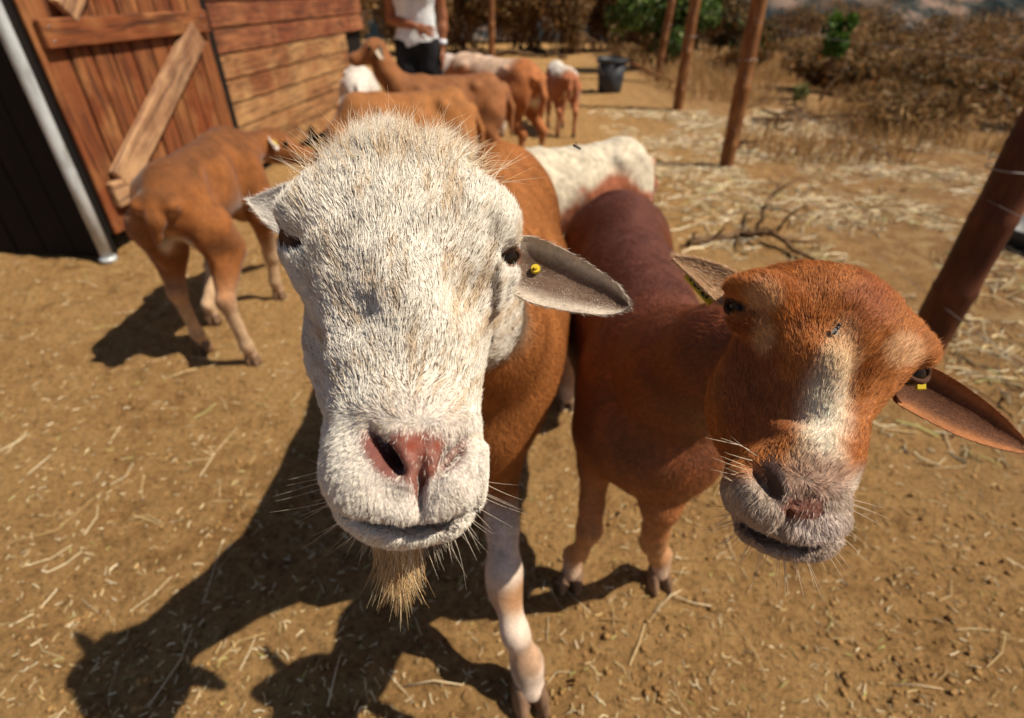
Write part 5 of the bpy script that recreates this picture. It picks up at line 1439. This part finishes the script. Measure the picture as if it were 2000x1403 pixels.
def arm(F, sh, el, wr, tipdir, palmn):
    F.chain([sh, el*0.5+np.array(sh)*0.5, el, el*0.6 + wr*0.4, wr], [0.050, 0.042, 0.035, 0.034, 0.023], k=0.03)
    t = tipdir/np.linalg.norm(tipdir); pn = palmn - t*(palmn @ t); pn /= np.linalg.norm(pn); s = np.cross(t, pn)
    pc_ = wr + t*0.050
    F.ell(pc_, (0.045, 0.036, 0.016), np.stack([t, s, pn], 1), k=0.015)
    for i, (o, ln) in enumerate(((-0.028, 0.062), (-0.010, 0.072), (0.009, 0.068), (0.027, 0.054))):
        a = pc_ + t*0.035 + s*o; b = a + t*ln*0.5 + s*o*0.15 + pn*0.006; c_ = b + t*ln*0.5 + pn*0.014
        F.chain([a, b, c_], [0.0095, 0.0088, 0.0075], k=0.004)
    a = wr + t*0.030 - s*0.030; F.chain([a, a + t*0.028 - s*0.022 + pn*0.008, a + t*0.056 - s*0.028 + pn*0.014], [0.012, 0.010, 0.0085], k=0.006)
A = np.array
arm(F, A([-0.165, 0.01, 1.24]), A([-0.195, 0.03, 0.965]), A([0.02, -0.165, 0.925]), A([0.95, -0.15, -0.25]), A([0.0, 1.0, -0.3]))
arm(F, A([0.165, 0.01, 1.24]), A([0.205, 0.03, 0.99]), A([0.195, -0.02, 0.775]), A([0.02, -0.10, -1.0]), A([-1.0, 0, 0.0]))
v, f = F.mesh(h=0.0075); v = smooth_mesh(v, f, 1, 0.4)
mesh('body', v, f, M_SKIN, person)
def garment(F, keep, mat, name, par, amp=0.006, h=0.012):
    v, f = F.mesh(h=h); v = smooth_mesh(v, f, 2); n = vnormals(v, f)
    v = v + n*((fbm(v*np.array([1, 1, 0.5]), 22, 3)-0.4)*amp*2)[:, None]
    f = f[keep(v[f].mean(1))]; used = np.unique(f); mp = np.full(len(v), -1); mp[used] = np.arange(len(used))
    return mesh(name, v[used], mp[f].astype(np.int32), mat, par)
F = Field(); torso(F, 0.014); garment(F, lambda c: (c[:, 2] > 0.805 + 0.02*np.sin(c[:, 0]*20)) & ((c[:, 2] < 1.27) | (np.abs(c[:, 0]) > 0.075)) & (np.abs(c[:, 0]) < 0.155 + 0.4*(1.15-c[:, 2]).clip(0)), M_SHIRT, 'sleeveless_top', person, 0.008)
F = Field(); F.ell((0, 0, 0.82), (0.172, 0.112, 0.09), k=0.05); legs(F, 0.012); garment(F, lambda c: (c[:, 2] < 0.90) & (c[:, 2] > 0.12), M_TROUS, 'trousers', person, 0.004)
F = Field(); F.ell((0, 0.012, 1.475), (0.082, 0.098, 0.108), k=0.02); F.ell((0, 0.09, 1.42), (0.05, 0.05, 0.07), k=0.03)
garment(F, lambda c: ((c[:, 1] > -0.045) | (c[:, 2] > 1.515)) & (c[:, 2] > 1.34), M_HAIR, 'hair', person, 0.004, 0.008)
for s in (-1, 1):
    F = Field(); F.ell((s*0.093, -0.045, 0.045), (0.042, 0.115, 0.042), k=0.02); F.cone((s*0.092, 0.02, 0.05), (s*0.092, 0.02, 0.11), 0.042, 0.042, k=0.03)
    v, f = F.mesh(h=0.009); v[:, 2] = np.maximum(v[:, 2], 0.006); mesh('shoe', v, f, M_SHOE, person)
    o = bpy.data.objects.new('eye', EYE_ME); o.location = (s*0.030, -0.083, 1.462); o.scale = (0.011,)*3; put(o, person)
mb = MB(); mb.tube([(0.196, -0.013, 0.795), (0.197, -0.009, 0.83)], [0.032, 0.033], 14); mb.build('wristband', M_BAND, person, True)

# ================= flies
_m = Mat('fly_body', 0.3, 0.5); _m.color((0.008, 0.008, 0.010)); M_FLY = _m.m
_m = Mat('fly_wing', 0.2, 0.5); _m.color((0.35, 0.33, 0.30)); _m.b.inputs['Alpha'].default_value = 0.45; M_WING = _m.m
def fly(c, fwd, up, sc, label, spread):
    R = rot_frame(fwd, up); th = thing('fly', c, label, 'fly')
    def tr(p): return np.asarray(p) @ R.T * sc
    mb = MB()
    for cx, r in ((0.0, (0.9, 0.62, 0.6)), (1.25, (0.62, 0.66, 0.58)), (-1.45, (1.15, 0.72, 0.62))):
        vv, ff = sphere_mesh(r, 8, 6); mb.add(tr(vv + np.array([cx, 0, 0])), ff)
    mb.build('body', M_FLY, th, True)
    for s in (-1, 1):
        w = [(-0.1, s*0.3, 0.5), (-0.6 - 0*spread, s*(0.9 + spread), 0.7 + 0.6*spread), (-2.2, s*(1.3 + 1.5*spread), 0.7 + 1.0*spread), (-2.9 + spread, s*(0.8 + 1.8*spread), 0.6 + 1.2*spread), (-2.0, s*(0.25 + 0.6*spread), 0.55 + 0.5*spread)]
        mesh('wing', tr(np.array(w)), [(0, 1, 2, 3, 4)], M_WING, th)
        mb = MB()
        for lx in (0.6, 0.0, -0.6): mb.tube(tr(np.array([(lx, s*0.4, -0.2), (lx*1.6, s*1.3, 0.2), (lx*2.0, s*1.7, -0.75)])), 0.09*sc, 4, False)
        mb.build('legs', M_FLY, th, True)
fly(P(1635, 641, FLY_D - 0.0045), RT*0.5 + UP*0.8, -FW, 0.0021, 'black fly sitting on the brown ewe forehead', 0.0)
fly(P(1128, 288, 0.62), RT*0.8 - UP*0.4, UP, 0.0024, 'black fly hovering in front of the cream white back', 0.7)
